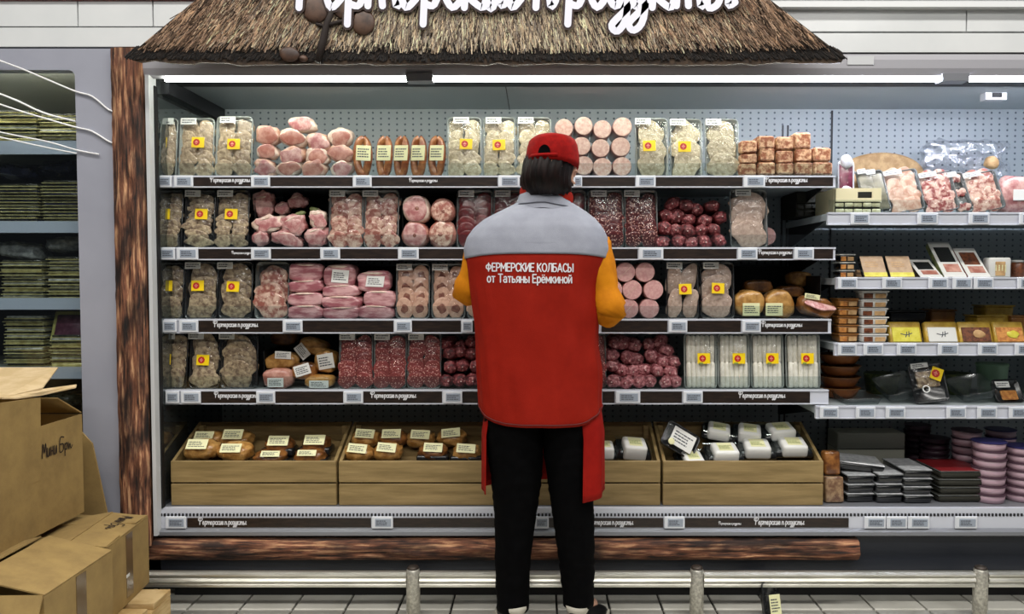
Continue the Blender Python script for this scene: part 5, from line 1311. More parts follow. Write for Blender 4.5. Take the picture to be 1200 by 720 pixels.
# R4: bowls, clear trays, emblem pack
for i in range(4):
    c = Pt(992, 470, 3.12); k = 3.12 / F; r = 24 * k; hh = (zz(417, 3.12) - zR4) / 4
    o = put('clay_bowl', MB().lathe([(r * .6, 0), (r * .8, hh * .3), (r * .97, hh * .9), (r, hh * .97), (r * .92, hh * .97), (r * .75, hh * .4), (.002, hh * .25)], 24).mesh('bowl', True), 'bowl_clay', None, (c.x, 3.2, zR4 + i * hh * .99 + .001))
    tag(o, f'brown bowl, {["lowest", "second up", "third up", "topmost"][i]} in the stack, fourth right shelf', 'bowl', 'stacked brown bowls')
    put('rim', MB().lathe([(r * .98, hh * .93), (r * 1.03, hh * .95), (r * 1.03, hh * .985), (r * .98, hh * .988)], 24, cap0=False, cap1=False).mesh('rim', True), 'brown_tub', o)
def clear_tray(label, px, Y, w_, d_, h_, rot, zoff=0):
    c = Pt(px, 470, Y); t = thing('clear_tray', label, 'plastic tray', (c.x, Y, zR4 + .002 + zoff), rot, 'clear trays on the fourth right shelf')
    mb = MB()
    def ring(s, z): return [(x * s, y * s, z) for x, y in rrect(w_, d_, .02)]
    mb.rings([ring(.85, 0), ring(.95, h_ * .95), ring(1, h_), ring(1.0, h_ * .97), ring(.97, h_ * .93), ring(.84, .003)], True, True, True)
    put('tray', mb.mesh('tray', True), 'clear_tray', t); put('lid', rbox(w_ * .9, d_ * .9, .003, .001, 1), 'clear_film', t, (0, 0, h_ * .9))
clear_tray('flat clear plastic tray before the brown bowls', 1003, 3.08, .16, .14, .03, (.1, 0, .1)); clear_tray('tilted clear plastic tray left of the emblem pack', 1052, 3.1, .15, .16, .04, (.35, -.25, 0), .04)
clear_tray('tilted clear plastic tray right of the emblem pack', 1138, 3.1, .15, .15, .04, (.35, -.2, 0), .035)
t = leaning('emblem_pack', 'black tray pack with yellow sticker leaning on the fourth right shelf', 1073, 1114, 427, 473, YR_ - .01, zR4, 'roast_grey', -.25, -.12, True, 'tray_dark', None, 0)
for c_ in t.children:
    if c_.name.startswith('contents'): c_.scale = (.75, 1, .5); c_.location.z += .05
sticker(t, .02, -.014, .112, .045, .05, .5); put('ring_mark', MB().lathe([(.011, -.002), (.015, -.002), (.015, .001), (.011, .001)], 16, 'y', cap0=False, cap1=False).mesh('ring'), 'label_white', t, (-.022, -.015, .055))
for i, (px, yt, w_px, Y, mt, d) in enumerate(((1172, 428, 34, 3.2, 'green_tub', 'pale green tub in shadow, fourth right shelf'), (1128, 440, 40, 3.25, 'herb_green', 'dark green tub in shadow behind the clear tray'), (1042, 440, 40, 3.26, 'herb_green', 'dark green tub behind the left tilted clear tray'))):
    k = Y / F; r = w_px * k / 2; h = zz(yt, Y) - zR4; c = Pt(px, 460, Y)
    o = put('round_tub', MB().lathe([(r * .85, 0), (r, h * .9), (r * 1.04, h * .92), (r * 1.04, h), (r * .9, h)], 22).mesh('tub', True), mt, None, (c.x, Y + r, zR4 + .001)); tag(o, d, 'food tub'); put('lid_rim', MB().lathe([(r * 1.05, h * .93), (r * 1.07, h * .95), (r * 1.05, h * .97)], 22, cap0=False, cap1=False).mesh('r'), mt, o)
c = Pt(1186, 452, 3.06)
t = thing('label_pack', 'black pack with small white label at right of fourth right shelf', 'food pack', (c.x, 3.06, zR4 + .002), (-.5, 0, .1)); put('tray', dish_mesh(.12, .1, .02), 'tray_dark', t); paper(t, -.02, -.008, .062, .06, .026, 'label_white', (0, 0, 0), 2, 2); put('contents', rbox(.07, .01, .04, .004, 1), 'food_orange', t, (0, .0, .012))
# bottom right deck
zB1 = SHELF['B'][0] + .001
def lid_stack(px, ytop, Y, n, w_px, d_, label, group, th=None, body='box_black', lid='lid_grey', rot=0):
    k = Y / F; w_ = w_px * k; h = (zz(ytop, Y) - zB1) / n; c = Pt(px, 580, Y)
    for i in range(n):
        t = thing('lidded_tray', label % ('lowest' if i == 0 else ('topmost' if i == n - 1 else NTH[i] + ' up')), 'food tray', (c.x + random.uniform(-.003, .003), Y + d_ / 2, zB1 + i * h + .0006), (0, 0, rot + random.uniform(-.03, .03)), group)
        put('tray', rbox(w_, d_, h * .84, .01, 2, .04), body, t); put('rim', rbox(w_ * 1.02, d_ * 1.01, h * .06, .001, 1), 'tray_grey', t, (0, 0, h * .83)); put('lid', rbox(w_ * .97, d_ * .97, h * .1, .003, 1), lid if (lid == 'lid_grey' or i == n - 1) else body, t, (0, 0, h * .88))
GB = 'black lidded trays at the bottom right'
lid_stack(1008, 557, 3.0, 3, 34, .15, 'black lidded tray, %s in left stack by the last crate', GB, rot=.05)
lid_stack(1043, 556, 2.99, 3, 32, .17, 'black lidded tray, %s in the middle stack at bottom right', GB, rot=.03)
lid_stack(1076, 551, 2.985, 4, 34, .2, 'black lidded tray, %s in the right stack at bottom right', GB, rot=.02)
lid_stack(1128, 552, 3.0, 4, 56, .2, 'dark flat box, %s in the stack with red top, bottom right', GB, body='basket_dark', lid='box_red')
c = Pt(1005, 540, 3.05); t = thing('sliding_tray', 'black tray with pale lid lying askew on the lidded stacks', 'food tray', (c.x, 3.1, zz(554, 3.05) + .012), (.08, .1, -.12), GB); put('tray', rbox(.22, .13, .03, .01, 2, .1), 'box_black', t); put('lid', rbox(.21, .125, .005, .002, 1), 'lid_grey', t, (0, 0, .03))
w_, h_, cx_ = wh(981, 1060, 506, 560, 3.3)
t = thing('grey_carton', 'grey carton standing in shadow behind the lidded trays', 'carton', (cx_, 3.36, zB1)); put('carton', rbox(w_, .12, zz(508, 3.3) - zB1, .004, 1), 'grey_carton', t); put('seam', rbox(w_ * 1.002, .122, .003, .001, 1), 'box_black', t, (0, 0, (zz(527, 3.3) - zB1)))
w_, h_, cx_ = wh(966, 990, 532, 594, 2.98)
t = thing('brown_pack', 'brown and orange pack wedged beside the last crate', 'food pack', (cx_ + .006, 3.02, zB1), (-.1, 0, 0)); put('upper_pack', rbox(w_ * .8, .05, h_ * .45, .01, 2), 'roast_brown', t, (0, .01, h_ * .5)); put('lower_pack', rbox(w_ * .9, .06, h_ * .48, .006, 2), 'pack_brown', t)
GT = 'pinkish tubs with purple lids'
cup_stack(1168, 520, 594, 2.975, 7, 38, 'pinkish tub, %s in the nearest tall stack, bottom right', 'tub_pink', 'lid_purple', zB1, GT, .12, None, False)
cup_stack(1207, 526, 594, 2.99, 7, 38, 'pinkish tub, %s in stack cut by the right picture edge', 'tub_pink', 'lid_purple', zB1, GT, .12, None, False)
cup_stack(1141, 507, 594, 3.13, 8, 34, 'pinkish tub, %s in second stack behind, bottom right', 'tub_pink', 'tub_dark', zB1, GT, .12, None, False)
cup_stack(1181, 506, 594, 3.16, 8, 34, 'pinkish tub, %s in rear stack with blue lids, bottom right', 'tub_pink', 'lid_purple', zB1, GT, .12, None, False)
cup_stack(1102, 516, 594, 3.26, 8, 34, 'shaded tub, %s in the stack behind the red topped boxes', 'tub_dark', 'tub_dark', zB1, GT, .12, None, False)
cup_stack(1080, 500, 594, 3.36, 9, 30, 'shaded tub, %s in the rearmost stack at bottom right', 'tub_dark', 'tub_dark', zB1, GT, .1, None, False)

# ------------------------------------------------------------------ person
M('vest_red', '881606', '941b0a', scale=14, lo=.35, hi=.7, rough=.75, spec=.15, bump=.25, bscale=420)
M('vest_grey', '979aa6', '898c98', scale=14, lo=.35, hi=.7, rough=.7, bump=.25, bscale=420)
M('sleeve_orange', 'd08210', 'c0740c', scale=16, rough=.75, spec=.15, bump=.25, bscale=420)
M('apron_red', '8c1008', '98160c', scale=14, rough=.75, spec=.15, bump=.2, bscale=420)
M('cap_red', '960e0a', '840a08', scale=60, rough=.8, spec=.15, bump=.2, bscale=420)
M('trouser_black', '030304', '050506', scale=30, rough=.85, spec=.06)
M('skin', 'c99880', 'd4a78f', scale=60, rough=.5)
M('hair_dark', '0a0505', '1c0d0b', scale=70, rough=.5, spec=.25, stretch=(1, 1, .12), lo=.4, hi=.62)
M('shoe_black', '0c0c0e', rough=.45)
M('shoe_sole', 'b5b0a2', rough=.6)
M('scarf_red', '941c0e', rough=.85, spec=.15)
M('vest_print', 'd6d4d8', rough=.6)
M('piping_dark', '5a0c06', rough=.7)
M('seam_grey', '5f626c', rough=.8)
YPn = 2.73
KP = YPn / F
per = thing('person', 'person seen from behind in red and grey vest, orange sleeves, red cap, black trousers', 'person', (xx(638, YPn, 700), YPn, 0))
PO = Vector(per.location)
def pp(name, me, mat, parent=None):
    o = put(name, me, mat, parent or per)
    o.location = -PO if parent is None else (0, 0, 0); return o
def W(px, py, dy=0): return Pt(px, py, YPn) + Vector((0, dy, 0))
def WD(px, py, Y): return Pt(px, py, Y)

# --- body: one continuous skin built from tapered limbs, fused by voxel remesh
def body_mesh():
    mb = MB()
    def ell(c, rx, ry, rz, seg=16):
        prof = []
        R = []
        for i in range(1, seg):
            a = PI * i / seg
            R.append([(c.x + rx * math.sin(a) * math.cos(2 * PI * j / 20), c.y + ry * math.sin(a) * math.sin(2 * PI * j / 20), c.z - rz * math.cos(a)) for j in range(20)])
        mb.rings(R)
    def limb(pts, rad): mb.tube(pts, rad, 14)
    hd = WD(646, 193, YPn - .01)
    ell(hd, .074, .095, .112); ell(hd + Vector((0, .045, -.055)), .052, .052, .06)           # skull and jaw
    mb.tube([hd + Vector((.004, .088, .0)), hd + Vector((.006, .115, -.028)), hd + Vector((.004, .098, -.042))], [.01, .014, .012], 8)   # nose
    mb.tube([hd + Vector((-.02, .092, -.066)), hd + Vector((.0, .1, -.064)), hd + Vector((.02, .092, -.066))], .008, 8)  # lips
    for s in (-1, 1): ell(hd + Vector((s * .03, .088, .008)), .013, .008, .007, 8)
    for s in (-1, 1): ell(hd + Vector((s * .078, .0, -.015)), .012, .02, .034, 10)           # ears
    limb([hd + Vector((0, .01, -.07)), hd + Vector((0, .015, -.20))], [.045, .045])
    top = WD(637, 250, YPn); pel = WD(634, 485, YPn)
    R = []
    for t, a, b in ((0, .07, .06), (.06, .15, .085), (.16, .19, .11), (.35, .18, .115), (.6, .155, .11), (.8, .17, .12), (.95, .16, .11), (1.04, .12, .08)):
        c = top.lerp(pel, t); R.append([(c.x + a * math.cos(2 * PI * j / 24), c.y + b * math.sin(2 * PI * j / 24), c.z) for j in range(24)])
    mb.rings(R)
    for s, px in ((-1, 601), (1, 678)):
        hip = WD(634 + s * 30, 490, YPn); ank = WD(px, 716, YPn); ank.z = .09
        knee = hip.lerp(ank, .48) + Vector((0, .02, 0))
        limb([hip, hip.lerp(knee, .5), knee, knee.lerp(ank, .35), ank], [.07, .062, .048, .046, .034])
        toe = ank + Vector((.04 + s * .02, .15, -.05)); limb([ank + Vector((0, -.03, -.045)), ank + Vector((0, .03, -.04)), toe], [.036, .04, .028])
    for s, sh, el, wr in ((1, ARM_R[0], ARM_R[1], ARM_R[2]), (-1, ARM_L[0], ARM_L[1], ARM_L[2])):
        limb([sh, sh.lerp(el, .5), el], [.055, .046, .04]); limb([el, el.lerp(wr, .4), wr], [.04, .038, .026])
        d = (wr - el).normalized(); up = Vector((0, 0, 1)); sd = d.cross(up).normalized() * (-s); up = sd.cross(d) * (-s); up.normalize()
        palm = wr + d * .075
        limb([wr, wr + d * .03, palm], [.026, .034, .034])
        for i, (o_, ln) in enumerate(((-.03, .062), (-.010, .075), (.011, .07), (.03, .055))):
            b0 = palm + up * o_ + d * .015; k1 = b0 + d * ln * .55 + sd * .006; k2 = k1 + d * ln * .35 + sd * ln * .35
            limb([b0 - d * .03, b0, k1, k2], [.0095, .0095, .0088, .0078])
        tb = wr + d * .03 + up * .028; limb([tb - d * .01, tb + up * .02 + d * .025 + sd * .012, tb + up * .022 + d * .055 + sd * .03], [.013, .0105, .009])
    me = mb.mesh('body'); ob = bpy.data.objects.new('tmp_body', me); COL.objects.link(ob)
    rm = ob.modifiers.new('r', 'REMESH'); rm.mode = 'VOXEL'; rm.voxel_size = .0065
    sm = ob.modifiers.new('s', 'SMOOTH'); sm.iterations = 3; sm.factor = .5
    dc = ob.modifiers.new('d', 'DECIMATE'); dc.ratio = .35
    dg = bpy.context.evaluated_depsgraph_get(); out = bpy.data.meshes.new_from_object(ob.evaluated_get(dg))
    bpy.data.objects.remove(ob); bpy.data.meshes.remove(me)
    out.materials.clear(); out.materials.append(None); out.polygons.foreach_set('use_smooth', [True] * len(out.polygons))
    return out
ARM_R = [WD(696, 292, YPn), WD(713, 364, YPn - .02), WD(668, 354, YPn + .13)]
ARM_L = [WD(566, 292, YPn), WD(551, 340, YPn + .03), WD(597, 338, YPn + .14)]
pp('body', body_mesh(), 'skin')

# --- loft helper: rows of (py, x_left px, x_right px, half depth, depth shift)
def sup(a, n):
    c, s = math.cos(a), math.sin(a)
    return math.copysign(abs(c) ** (2 / n), c), math.copysign(abs(s) ** (2 / n), s)
VEST = [(233, 612, 664, .055, .03), (240, 602, 674, .07, .02), (248, 586, 686, .085, .012), (257, 569, 697, .097, .005), (267, 557, 705, .107, 0), (279, 548.5, 711, .116, 0), (292, 545, 714, .122, 0), (304, 546, 712, .126, 0),
        (318, 549, 707, .13, 0), (335, 551, 702, .132, 0), (355, 553, 700, .132, 0), (380, 555, 701, .132, 0), (410, 557, 703, .133, 0), (440, 558, 705, .137, 0), (470, 560, 707, .14, 0), (494, 562, 708, .142, 0)]
def interp(tab, y):
    for i in range(len(tab) - 1):
        if tab[i][0] <= y <= tab[i + 1][0]:
            f = (y - tab[i][0]) / (tab[i + 1][0] - tab[i][0]); f = f
            return [tab[i][k] + (tab[i + 1][k] - tab[i][k]) * f for k in range(1, 5)]
    r = tab[0] if y < tab[0][0] else tab[-1]
    return list(r[1:])
NA = 96
def vest_pt(y, a, off=0):
    xl, xr, b, dy = interp(VEST, y)
    c, s = sup(a, 2.35)
    P = WD((xl + xr) / 2, y, YPn); ha = (xr - xl) / 2 * KP + off; hb = b + off
    p = Vector((P.x + ha * c, YPn + dy + hb * s, P.z))
    # folds
    if y > 262:
        g = min(1, (y - 262) / 90)
        n = noise.noise(Vector((a * 2.2, p.z * 2.2, 4.0))) * .011 + noise.noise(Vector((a * 5.5, p.z * 4.5 + a * 2, 9.0))) * .005
        n += .004 * math.sin((p.z * 30 + (p.x - P.x) * 22)) * max(0, (p.x - P.x) / ha) * g
        d = Vector((c * hb, s * ha, 0)).normalized(); p += d * n * g
    return p
def yoke_y(a): return 297.5 + 5.5 * abs(math.cos(a)) ** 3
def hem_y(a): return 493 - 16 * abs(math.cos(a)) ** 4
def loft(y0f, y1f, n, off=0, inner=True):
    rows = []
    for i in range(n + 1):
        r = []
        for j in range(NA):
            a = 2 * PI * j / NA; y = y0f(a) + (y1f(a) - y0f(a)) * i / n
            r.append(vest_pt(y, a, off))
        rows.append(r)
    if inner:
        last = rows[-1]; c = sum(last, Vector()) / NA
        rows.append([p + (c - p) * .03 + Vector((0, 0, .001)) for p in last]); rows.append([p + (c - p) * .04 + Vector((0, 0, .04)) for p in last])
    mb = MB(); mb.rings(rows, True, False, False); return mb
vest = pp('vest', loft(yoke_y, hem_y, 40).mesh('vest', True), 'vest_red')
o = put('yoke', loft(lambda a: 232, lambda a: yoke_y(a) + 1.2, 26, .003, True).mesh('yoke', True), 'vest_grey', vest)
# seam piping under the yoke and at the hem
def ringtube(yf, r, off):
    pts = [vest_pt(yf(2 * PI * j / NA), 2 * PI * j / NA, off) for j in range(NA + 1)]
    return MB().tube(pts, r, 6, cap=False).mesh('seam', True)
put('hem_seam', ringtube(lambda a: hem_y(a) - 3, .0022, .0012), 'piping_dark', vest)
# collar
mb = MB(); rows = []
for (yy, xl, xr, b, dy) in ((249, 601, 677, .083, .01), (243, 604, 674, .08, .012), (236, 606, 671, .078, .016), (230, 608, 669, .076, .02), (227, 609.5, 667.5, .073, .022), (229, 612, 665, .068, .022), (238, 613, 664, .066, .02)):
    r = []
    for j in range(48):
        a = 2 * PI * j / 48; c, s = sup(a, 2.1); tilt = 3 * max(0, c) + 3.5 * s
        P = WD((xl + xr) / 2, yy + tilt, YPn); r.append(Vector((P.x + (xr - xl) / 2 * KP * c, YPn + dy + b * s, P.z + .004 * noise.noise(Vector((a * 2, yy * .1, 0))))))
    rows.append(r)
mb.rings(rows, True, False, False); put('collar', mb.mesh('collar', True), 'vest_grey', vest)
put('collar_seam', MB().tube([p + (p - Vector((PO.x, YPn, p.z))).normalized() * .0015 for p in rows[1] + rows[1][:1]], .0022, 6, cap=False).mesh('seam', True), 'seam_grey', vest)
mb = MB(); rows = []
for (yy, xl, xr, b) in ((250, 613, 668, .07), (236, 609, 671, .072), (224, 609, 672, .07), (215, 612, 668, .066), (213, 617, 664, .06)):
    r = []
    for j in range(40):
        a = 2 * PI * j / 40; c, s = sup(a, 2.1); P = WD((xl + xr) / 2, yy + 6 * max(0, c), YPn)
        r.append(Vector((P.x + (xr - xl) / 2 * KP * c * (1 + .03 * noise.noise(Vector((a * 3, yy, 0)))), YPn + .015 + b * s, P.z)))
    rows.append(r)
mb.rings(rows, True, False, False); pp('scarf', mb.mesh('scarf', True), 'scarf_red')
# sleeves
def sleeve(sh, el, wr, r0, r1, r2, seed):
    pts = []; rad = []
    ctrl = [sh + (sh - el) * .12, sh, sh.lerp(el, .35), sh.lerp(el, .7), el + (el - wr).normalized() * .012, el.lerp(wr, .2), el.lerp(wr, .45), el.lerp(wr, .72), el.lerp(wr, .93)]
    rr = [r0 * .9, r0, r0 * .97, r1 * 1.0, r1 * 1.05, r1 * 1.02, (r1 + r2) / 2, r2 * 1.05, r2]
    for i in range(len(ctrl) - 1):
        A = ctrl[max(i - 1, 0)]; B = ctrl[i]; C = ctrl[i + 1]; D = ctrl[min(i + 2, len(ctrl) - 1)]
        for t in (0, .25, .5, .75):
            pts.append(.5 * ((2 * B) + (C - A) * t + (2 * A - 5 * B + 4 * C - D) * t * t + (3 * B - 3 * C + D - A) * t ** 3)); rad.append(rr[i] + (rr[i + 1] - rr[i]) * t)
    rad = [r * (1 + .07 * noise.noise(Vector((i * .8, seed, 0)))) for i, r in enumerate(rad)]
    mb = MB(); mb.tube(pts, rad, 20)
    for k in range(len(mb.v)):
        v = Vector(mb.v[k]); n = noise.noise(v * 22 + Vector((seed, 0, 0))) * .006; mb.v[k] = tuple(v + Vector((n, n * .5, n)))
    return mb.mesh('sleeve', True)
pp('sleeve', sleeve(ARM_R[0], ARM_R[1], ARM_R[2], .062, .054, .04, 1), 'sleeve_orange')
pp('sleeve', sleeve(ARM_L[0], ARM_L[1], ARM_L[2], .062, .052, .04, 5), 'sleeve_orange')
# trousers
def trousers():
    mb = MB()
    for legs in (((478, 566, 640, .115), (500, 568, 637, .115), (530, 571, 637, .11), (558, 575, 635.5, .1), (590, 578, 631, .088), (625, 579.5, 626, .078), (660, 580, 622, .07), (695, 581, 620, .066), (713, 582, 621, .066)),
                 ((478, 636, 702, .115), (500, 634, 698, .115), (530, 637, 696, .11), (558, 640.5, 695, .1), (590, 645, 696, .088), (625, 650, 697, .078), (660, 655, 697, .07), (695, 659, 696, .066), (708, 660, 696, .066))):
        rows = []
        n = 60
        for i in range(n + 1):
            y = legs[0][0] + (legs[-1][0] - legs[0][0]) * i / n
            for q in range(len(legs) - 1):
                if legs[q][0] <= y <= legs[q + 1][0]: break
            f = (y - legs[q][0]) / (legs[q + 1][0] - legs[q][0]); xl, xr, b = (legs[q][k] + (legs[q + 1][k] - legs[q][k]) * f for k in (1, 2, 3))
            P = WD((xl + xr) / 2, y, YPn); r = []
            for j in range(28):
                a = 2 * PI * j / 28; d = 1 + (.05 + .05 * (y > 650)) * noise.noise(Vector((math.cos(a) * 1.2, math.sin(a) * 1.2, y * .05 + xl)))
                r.append((P.x + (xr - xl) / 2 * KP * math.cos(a) * d, YPn + b * math.sin(a) * d, P.z))
            rows.append(r)
        mb.rings(rows)
    return mb.mesh('trousers', True)
pp('trousers', trousers(), 'trouser_black')
# apron wraps the front and both sides
mb = MB(); rows = []
a0, a1 = -math.radians(52), PI + math.radians(26)       # angle 0 is the right side, 90 degrees the front
for i in range(15):
    y = 455 + (574 - 455) * i / 14; r = []
    for j in range(61):
        a = a0 + (a1 - a0) * j / 60; c, s = sup(a, 2.2)
        yy = y - (6 if a < 0 else 0) * (i / 14) * (a / a0 if a < 0 else 0) * -1
        P = WD(636.5, yy, YPn); n = .006 * math.sin(a * 9) * i / 14
        g_ = min(1, i / 6); r.append(Vector((P.x + ((65 + 7.5 * g_) * KP + n) * c, YPn + (.122 + .016 * g_ + n) * s, P.z)))
    rows.append(r)
back = [[p + Vector((0, 0, 0)) - Vector(((p.x - PO.x), (p.y - YPn), 0)).normalized() * .003 for p in r] for r in rows]
loop = [rw + bk[::-1] for rw, bk in zip(rows, back)]
mb.rings(loop, True); pp('apron', mb.mesh('apron', True), 'apron_red')
# shoes
def shoe(px, s, yaw):
    anc = WD(px, 716, YPn); x0 = anc.x
    t = put('shoe', None, 'shoe_black') if False else None
    up = MB(); rows = []; sole = MB(); srow = []
    for (v, hw, h) in ((-.075, .02, .055), (-.07, .032, .095), (-.045, .038, .108), (-.01, .040, .105), (.03, .042, .085), (.08, .046, .065), (.13, .046, .05), (.165, .036, .04), (.18, .015, .03)):
        rows.append([(hw * math.cos(a) * (1 if math.sin(a) < .3 else .85), v, .022 + (h - .022) * max(0, math.sin(a)) ** .8 + (.0 if math.sin(a) >= 0 else 0)) for a in [PI * 2 * j / 20 for j in range(20)]])
        srow.append([(hw * 1.12 * math.cos(a), v * 1.03, 0.0 if math.sin(a) < 0 else .026) for a in [PI * 2 * (j + .5) / 12 for j in range(12)]])
    up.rings(rows); sole.rings(srow)
    Mx = Matrix.Translation(Vector((x0, YPn - .0, .001))) @ Matrix.Rotation(yaw, 4, 'Z')
    m1 = up.mesh('shoe', True); m1.transform(Mx); m2 = sole.mesh('sole'); m2.transform(Mx)
    sh = pp('shoe', m1, 'shoe_black'); put('sole', m2, 'shoe_sole', sh)
    cl = MB().lathe([(.034, .085), (.042, .10), (.043, .112), (.036, .116)], 20, cap0=False, cap1=False).mesh('c', True); cl.transform(Mx @ Matrix.Translation((0, -.03, .0)))
    put('shoe_collar', cl, 'shoe_sole', sh)
shoe(602, -1, .2); shoe(681, 1, -.5)
# hair
mb = MB(); rows = []
HC = WD(644, 200, YPn)
NH = 72
for (yy, xl, xr, b, dy) in ((178, 620, 672, .085, .0), (190, 615, 673, .098, .0), (200, 612.5, 670.5, .1, -.002), (209, 611.5, 669, .098, -.004), (217, 612, 669, .09, -.004), (224, 614, 669, .08, -.002), (230, 619, 664, .068, .002)):
    r = []
    for j in range(NH):
        a = 2 * PI * j / NH; c, s = sup(a, 2.1)
        n = .004 * math.sin(a * 23 + yy * .04) + .006 * noise.noise(Vector((a * 4, yy * .04, 2)))
        if s > .35: k_ = .9                                            # pulled back at the face
        else: k_ = 1
        if yy > 222: n += -.010 * abs(noise.noise(Vector((a * 9, 3, 0))))
        P = WD((xl + xr) / 2, yy + (4 * noise.noise(Vector((a * 7, 1, 0))) if yy > 222 else 0), YPn)
        r.append(Vector((P.x + ((xr - xl) / 2 * KP + n) * c, YPn - .01 + dy + (b + n) * s * (.55 if s > 0 else 1), P.z)))
    rows.append(r)
mb.rings(rows, True, True, True); pp('hair', mb.mesh('hair', True), 'hair_dark')
# ear with strap showing at the right
e = WD(673, 207, YPn - .03)
mb = MB(); mb.tube([e + Vector(q) for q in ((.002, 0, -.026), (-.009, -.003, -.014), (-.010, -.004, .004), (-.003, -.003, .018), (.006, 0, .022), (.010, .004, .014))], [.004, .005, .0055, .0055, .005, .004], 8)
pp('ear_rim', mb.mesh('ear', True), 'skin')
# cap
mb = MB(); rows = []
for (yy, xl, xr, b) in ((195, 616.5, 678, .103), (190, 616.5, 678.5, .104), (184, 617, 678.5, .104), (177, 618, 678, .103), (170, 620, 676.5, .099), (165, 623, 674, .092), (162, 627.5, 670, .08), (160.3, 634, 664, .06), (160, 642, 656, .03)):
    r = []
    for j in range(48):
        a = 2 * PI * j / 48; c, s = sup(a, 2.15)
        tl = 2.5 * c + 3 * s * (1 if yy > 180 else .3)
        P = WD((xl + xr) / 2, yy + tl * (1 if yy > 165 else .4), YPn); n = .0025 * noise.noise(Vector((a * 2.5, yy * .12, 0)))
        r.append(Vector((P.x + ((xr - xl) / 2 * KP + n) * c, YPn - .008 + (b + n) * s, P.z)))
    rows.append(r)
mb.rings(rows, True, True, True); cap = pp('cap', mb.mesh('cap', True), 'cap_red')
# peak at the front
pk = MB(); rows = []
for i in range(9):
    v = i / 8; r = []
    for j in range(17):
        a = math.radians(20 + 140 * j / 16); P = WD(647.5, 190, YPn)
        r.append(Vector((P.x + (.094 + .005 * v) * math.cos(a), YPn + .005 + .095 * math.sin(a) + v * .075 * math.sin(a) ** 1.2, P.z - .012 * v - .012 * abs(math.cos(a)) * v)))
    rows.append(r)
lo = [[p + Vector((0, 0, -.004)) for p in r] for r in rows]
loop = [a_ + b_[::-1] for a_, b_ in zip(rows, lo)]; pk.rings(loop, True); put('peak', pk.mesh('peak', True), 'cap_red', cap)
# half-moon opening and strap at the back of the cap
P = WD(637.5, 183, YPn); bm_ = MB(); ring = []
bv = BVHTree.FromPolygons([tuple(v) for v in mb.v], mb.f)
def onto(bvh, x, z, off):
    h = bvh.ray_cast(Vector((x, 0.5, z)), Vector((0, 1, 0)))[0]
    return Vector((x, (h.y if h else YPn - .1) - off, z))
half = [(math.cos(PI * i / 12) * .021, math.sin(PI * i / 12) * .028) for i in range(13)]
bm_.add([onto(bv, P.x + a, P.z - .006 + b, .0032) for a, b in half], [tuple(range(13))])
put('strap_opening', bm_.mesh(), 'trouser_black', cap)
st = MB(); st.tube([onto(bv, P.x + a, P.z - .012, .001) for a in (-.045, -.03, -.015, 0, .015, .03, .045)], .006, 6); put('strap', st.mesh('strap', True), 'cap_red', cap)
# seam of the cap band
# --- lettering on the back of the vest
G = {}
def seg(*p): return list(p)
def arc(cx, cz, rx, rz, a0, a1, n=8): return [(cx + rx * math.cos(math.radians(a0 + (a1 - a0) * i / n)), cz + rz * math.sin(math.radians(a0 + (a1 - a0) * i / n))) for i in range(n + 1)]
O_ = lambda w, h: [arc(w / 2, h / 2, w / 2, h / 2, 0, 360, 14)]
G['Ф'] = (.8, [[(.4, 0), (.4, 1)], arc(.4, .52, .38, .28, 0, 360, 14)])
G['Е'] = (.5, [[(0, 0), (0, 1)], [(0, 1), (.5, 1)], [(0, .52), (.42, .52)], [(0, 0), (.5, 0)]])
G['Р'] = (.55, [[(0, 0), (0, 1)], [(0, 1), (.25, 1)], arc(.25, .72, .3, .28, 90, -90), [(.25, .44), (0, .44)]])
G['М'] = (.75, [[(0, 0), (0, 1)], [(0, 1), (.375, .35)], [(.375, .35), (.75, 1)], [(.75, 1), (.75, 0)]])
G['С'] = (.58, [arc(.34, .5, .34, .5, 45, 315, 12)])
G['К'] = (.56, [[(0, 0), (0, 1)], [(.54, 1), (0, .45)], [(.15, .6), (.56, 0)]])
G['И'] = (.6, [[(0, 0), (0, 1)], [(0, 0), (.6, 1)], [(.6, 0), (.6, 1)]])
G['О'] = (.7, O_(.7, 1))
G['Л'] = (.62, [[(.62, 0), (.62, 1)], [(.62, 1), (.2, 1)], [(.2, 1), (.16, .3)], [(.16, .3), (0, 0)]])
G['Б'] = (.55, [[(0, 0), (0, 1)], [(0, 1), (.48, 1)], [(0, .58), (.27, .58)], arc(.27, .29, .28, .29, 90, -90), [(.27, 0), (0, 0)]])
G['А'] = (.68, [[(0, 0), (.34, 1)], [(.34, 1), (.68, 0)], [(.12, .3), (.56, .3)]])
G['Ы'] = (.78, [[(0, 0), (0, 1)], [(0, .55), (.22, .55)], arc(.22, .275, .25, .275, 90, -90), [(.22, 0), (0, 0)], [(.78, 0), (.78, 1)]])
G['Т'] = (.6, [[(.3, 0), (.3, 1)], [(0, 1), (.6, 1)]])
h = .7
G['о'] = (.5, O_(.5, h)); G['т'] = (.46, [[(.23, 0), (.23, h)], [(0, h), (.46, h)]])
G['а'] = (.48, [arc(.22, .2, .22, .2, 0, 360, 12), [(.46, 0), (.46, .45)], arc(.24, .45, .22, .25, 0, 140, 6)])
G['ь'] = (.44, [[(0, 0), (0, h)], [(0, .4), (.2, .4)], arc(.2, .2, .22, .2, 90, -90), [(.2, 0), (0, 0)]])
G['я'] = (.44, [[(.44, 0), (.44, h)], [(.44, h), (.22, h)], arc(.22, .5, .2, .2, 90, 270), [(.22, .3), (.44, .3)], [(.26, .3), (0, 0)]])
G['н'] = (.46, [[(0, 0), (0, h)], [(.46, 0), (.46, h)], [(0, .36), (.46, .36)]])
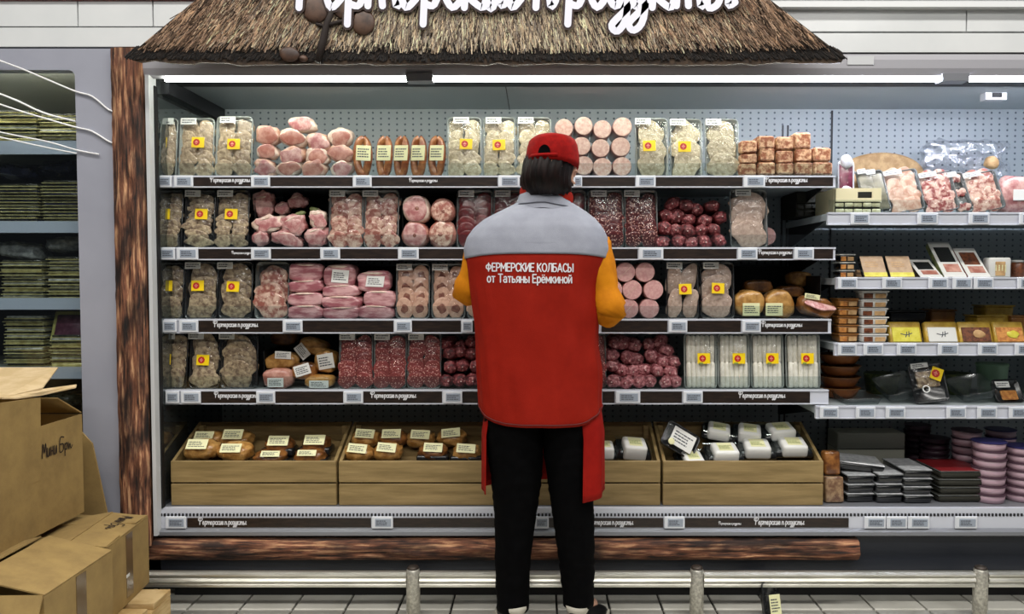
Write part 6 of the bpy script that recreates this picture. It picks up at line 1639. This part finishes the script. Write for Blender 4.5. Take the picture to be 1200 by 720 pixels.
G['ы'] = (.62, [[(0, 0), (0, h)], [(0, .4), (.16, .4)], arc(.16, .2, .2, .2, 90, -90), [(.16, 0), (0, 0)], [(.62, 0), (.62, h)]])
G['р'] = (.46, [[(0, -.3), (0, h)], arc(.22, .35, .24, .35, 180, -180, 14)])
G['ё'] = (.48, [arc(.24, .35, .24, .35, 0, 310, 12), [(0, .35), (.48, .35)], [(.1, .93), (.11, .93)], [(.37, .93), (.38, .93)]])
G['м'] = (.6, [[(0, 0), (0, h)], [(0, h), (.3, .2)], [(.3, .2), (.6, h)], [(.6, h), (.6, 0)]])
G['к'] = (.42, [[(0, 0), (0, h)], [(.4, h), (0, .3)], [(.12, .42), (.42, 0)]])
G['и'] = (.46, [[(0, 0), (0, h)], [(0, 0), (.46, h)], [(.46, 0), (.46, h)]])
G['й'] = (.46, G['и'][1] + [arc(.23, .98, .13, .1, 200, 340, 5)])
def text_strokes(s_, sp=.2):
    x = 0; o = []
    for ch in s_:
        if ch == ' ': x += .38; continue
        w_, st = G[ch]; o += [[(x + a, b) for a, b in q] for q in st]; x += w_ + sp
    return o, x - sp
vb = BVHTree.FromPolygons([tuple(v) for v in loft(yoke_y, hem_y, 40).v], loft(yoke_y, hem_y, 40).f)
for txt, xa, xb, ya, yb_, ch in (('ФЕРМЕРСКИЕ КОЛБАСЫ', 572, 669.5, 318, 319, 8.8), ('от Татьяны Ерёмкиной', 573.5, 668, 330.5, 331.5, 9)):
    st, wd = text_strokes(txt); kx = (xb - xa) / wd
    q = []
    for s_ in st:
        if len(s_) == 2 and (s_[0][0] - s_[1][0]) ** 2 + (s_[0][1] - s_[1][1]) ** 2 > .01: q.append([((s_[0][0] * (1 - t) + s_[1][0] * t), (s_[0][1] * (1 - t) + s_[1][1] * t)) for t in (0, .5, 1)])
        else: q.append(s_)
    me = strokes_mesh([[(a * kx * KP, b * ch * KP) for a, b in s_] for s_ in q], 1.38 * KP, name='vest_lettering')
    A = WD(xa, ya, YPn); sl = (WD(xb, yb_, YPn).z - A.z) / (WD(xb, yb_, YPn).x - A.x)
    for v in me.vertices:
        x_ = A.x + v.co.x; z_ = A.z + v.co.z + sl * v.co.x; P = onto(vb, x_, z_, .002 - v.co.y * .5); v.co = P
    put('lettering', me, 'vest_print', vest)
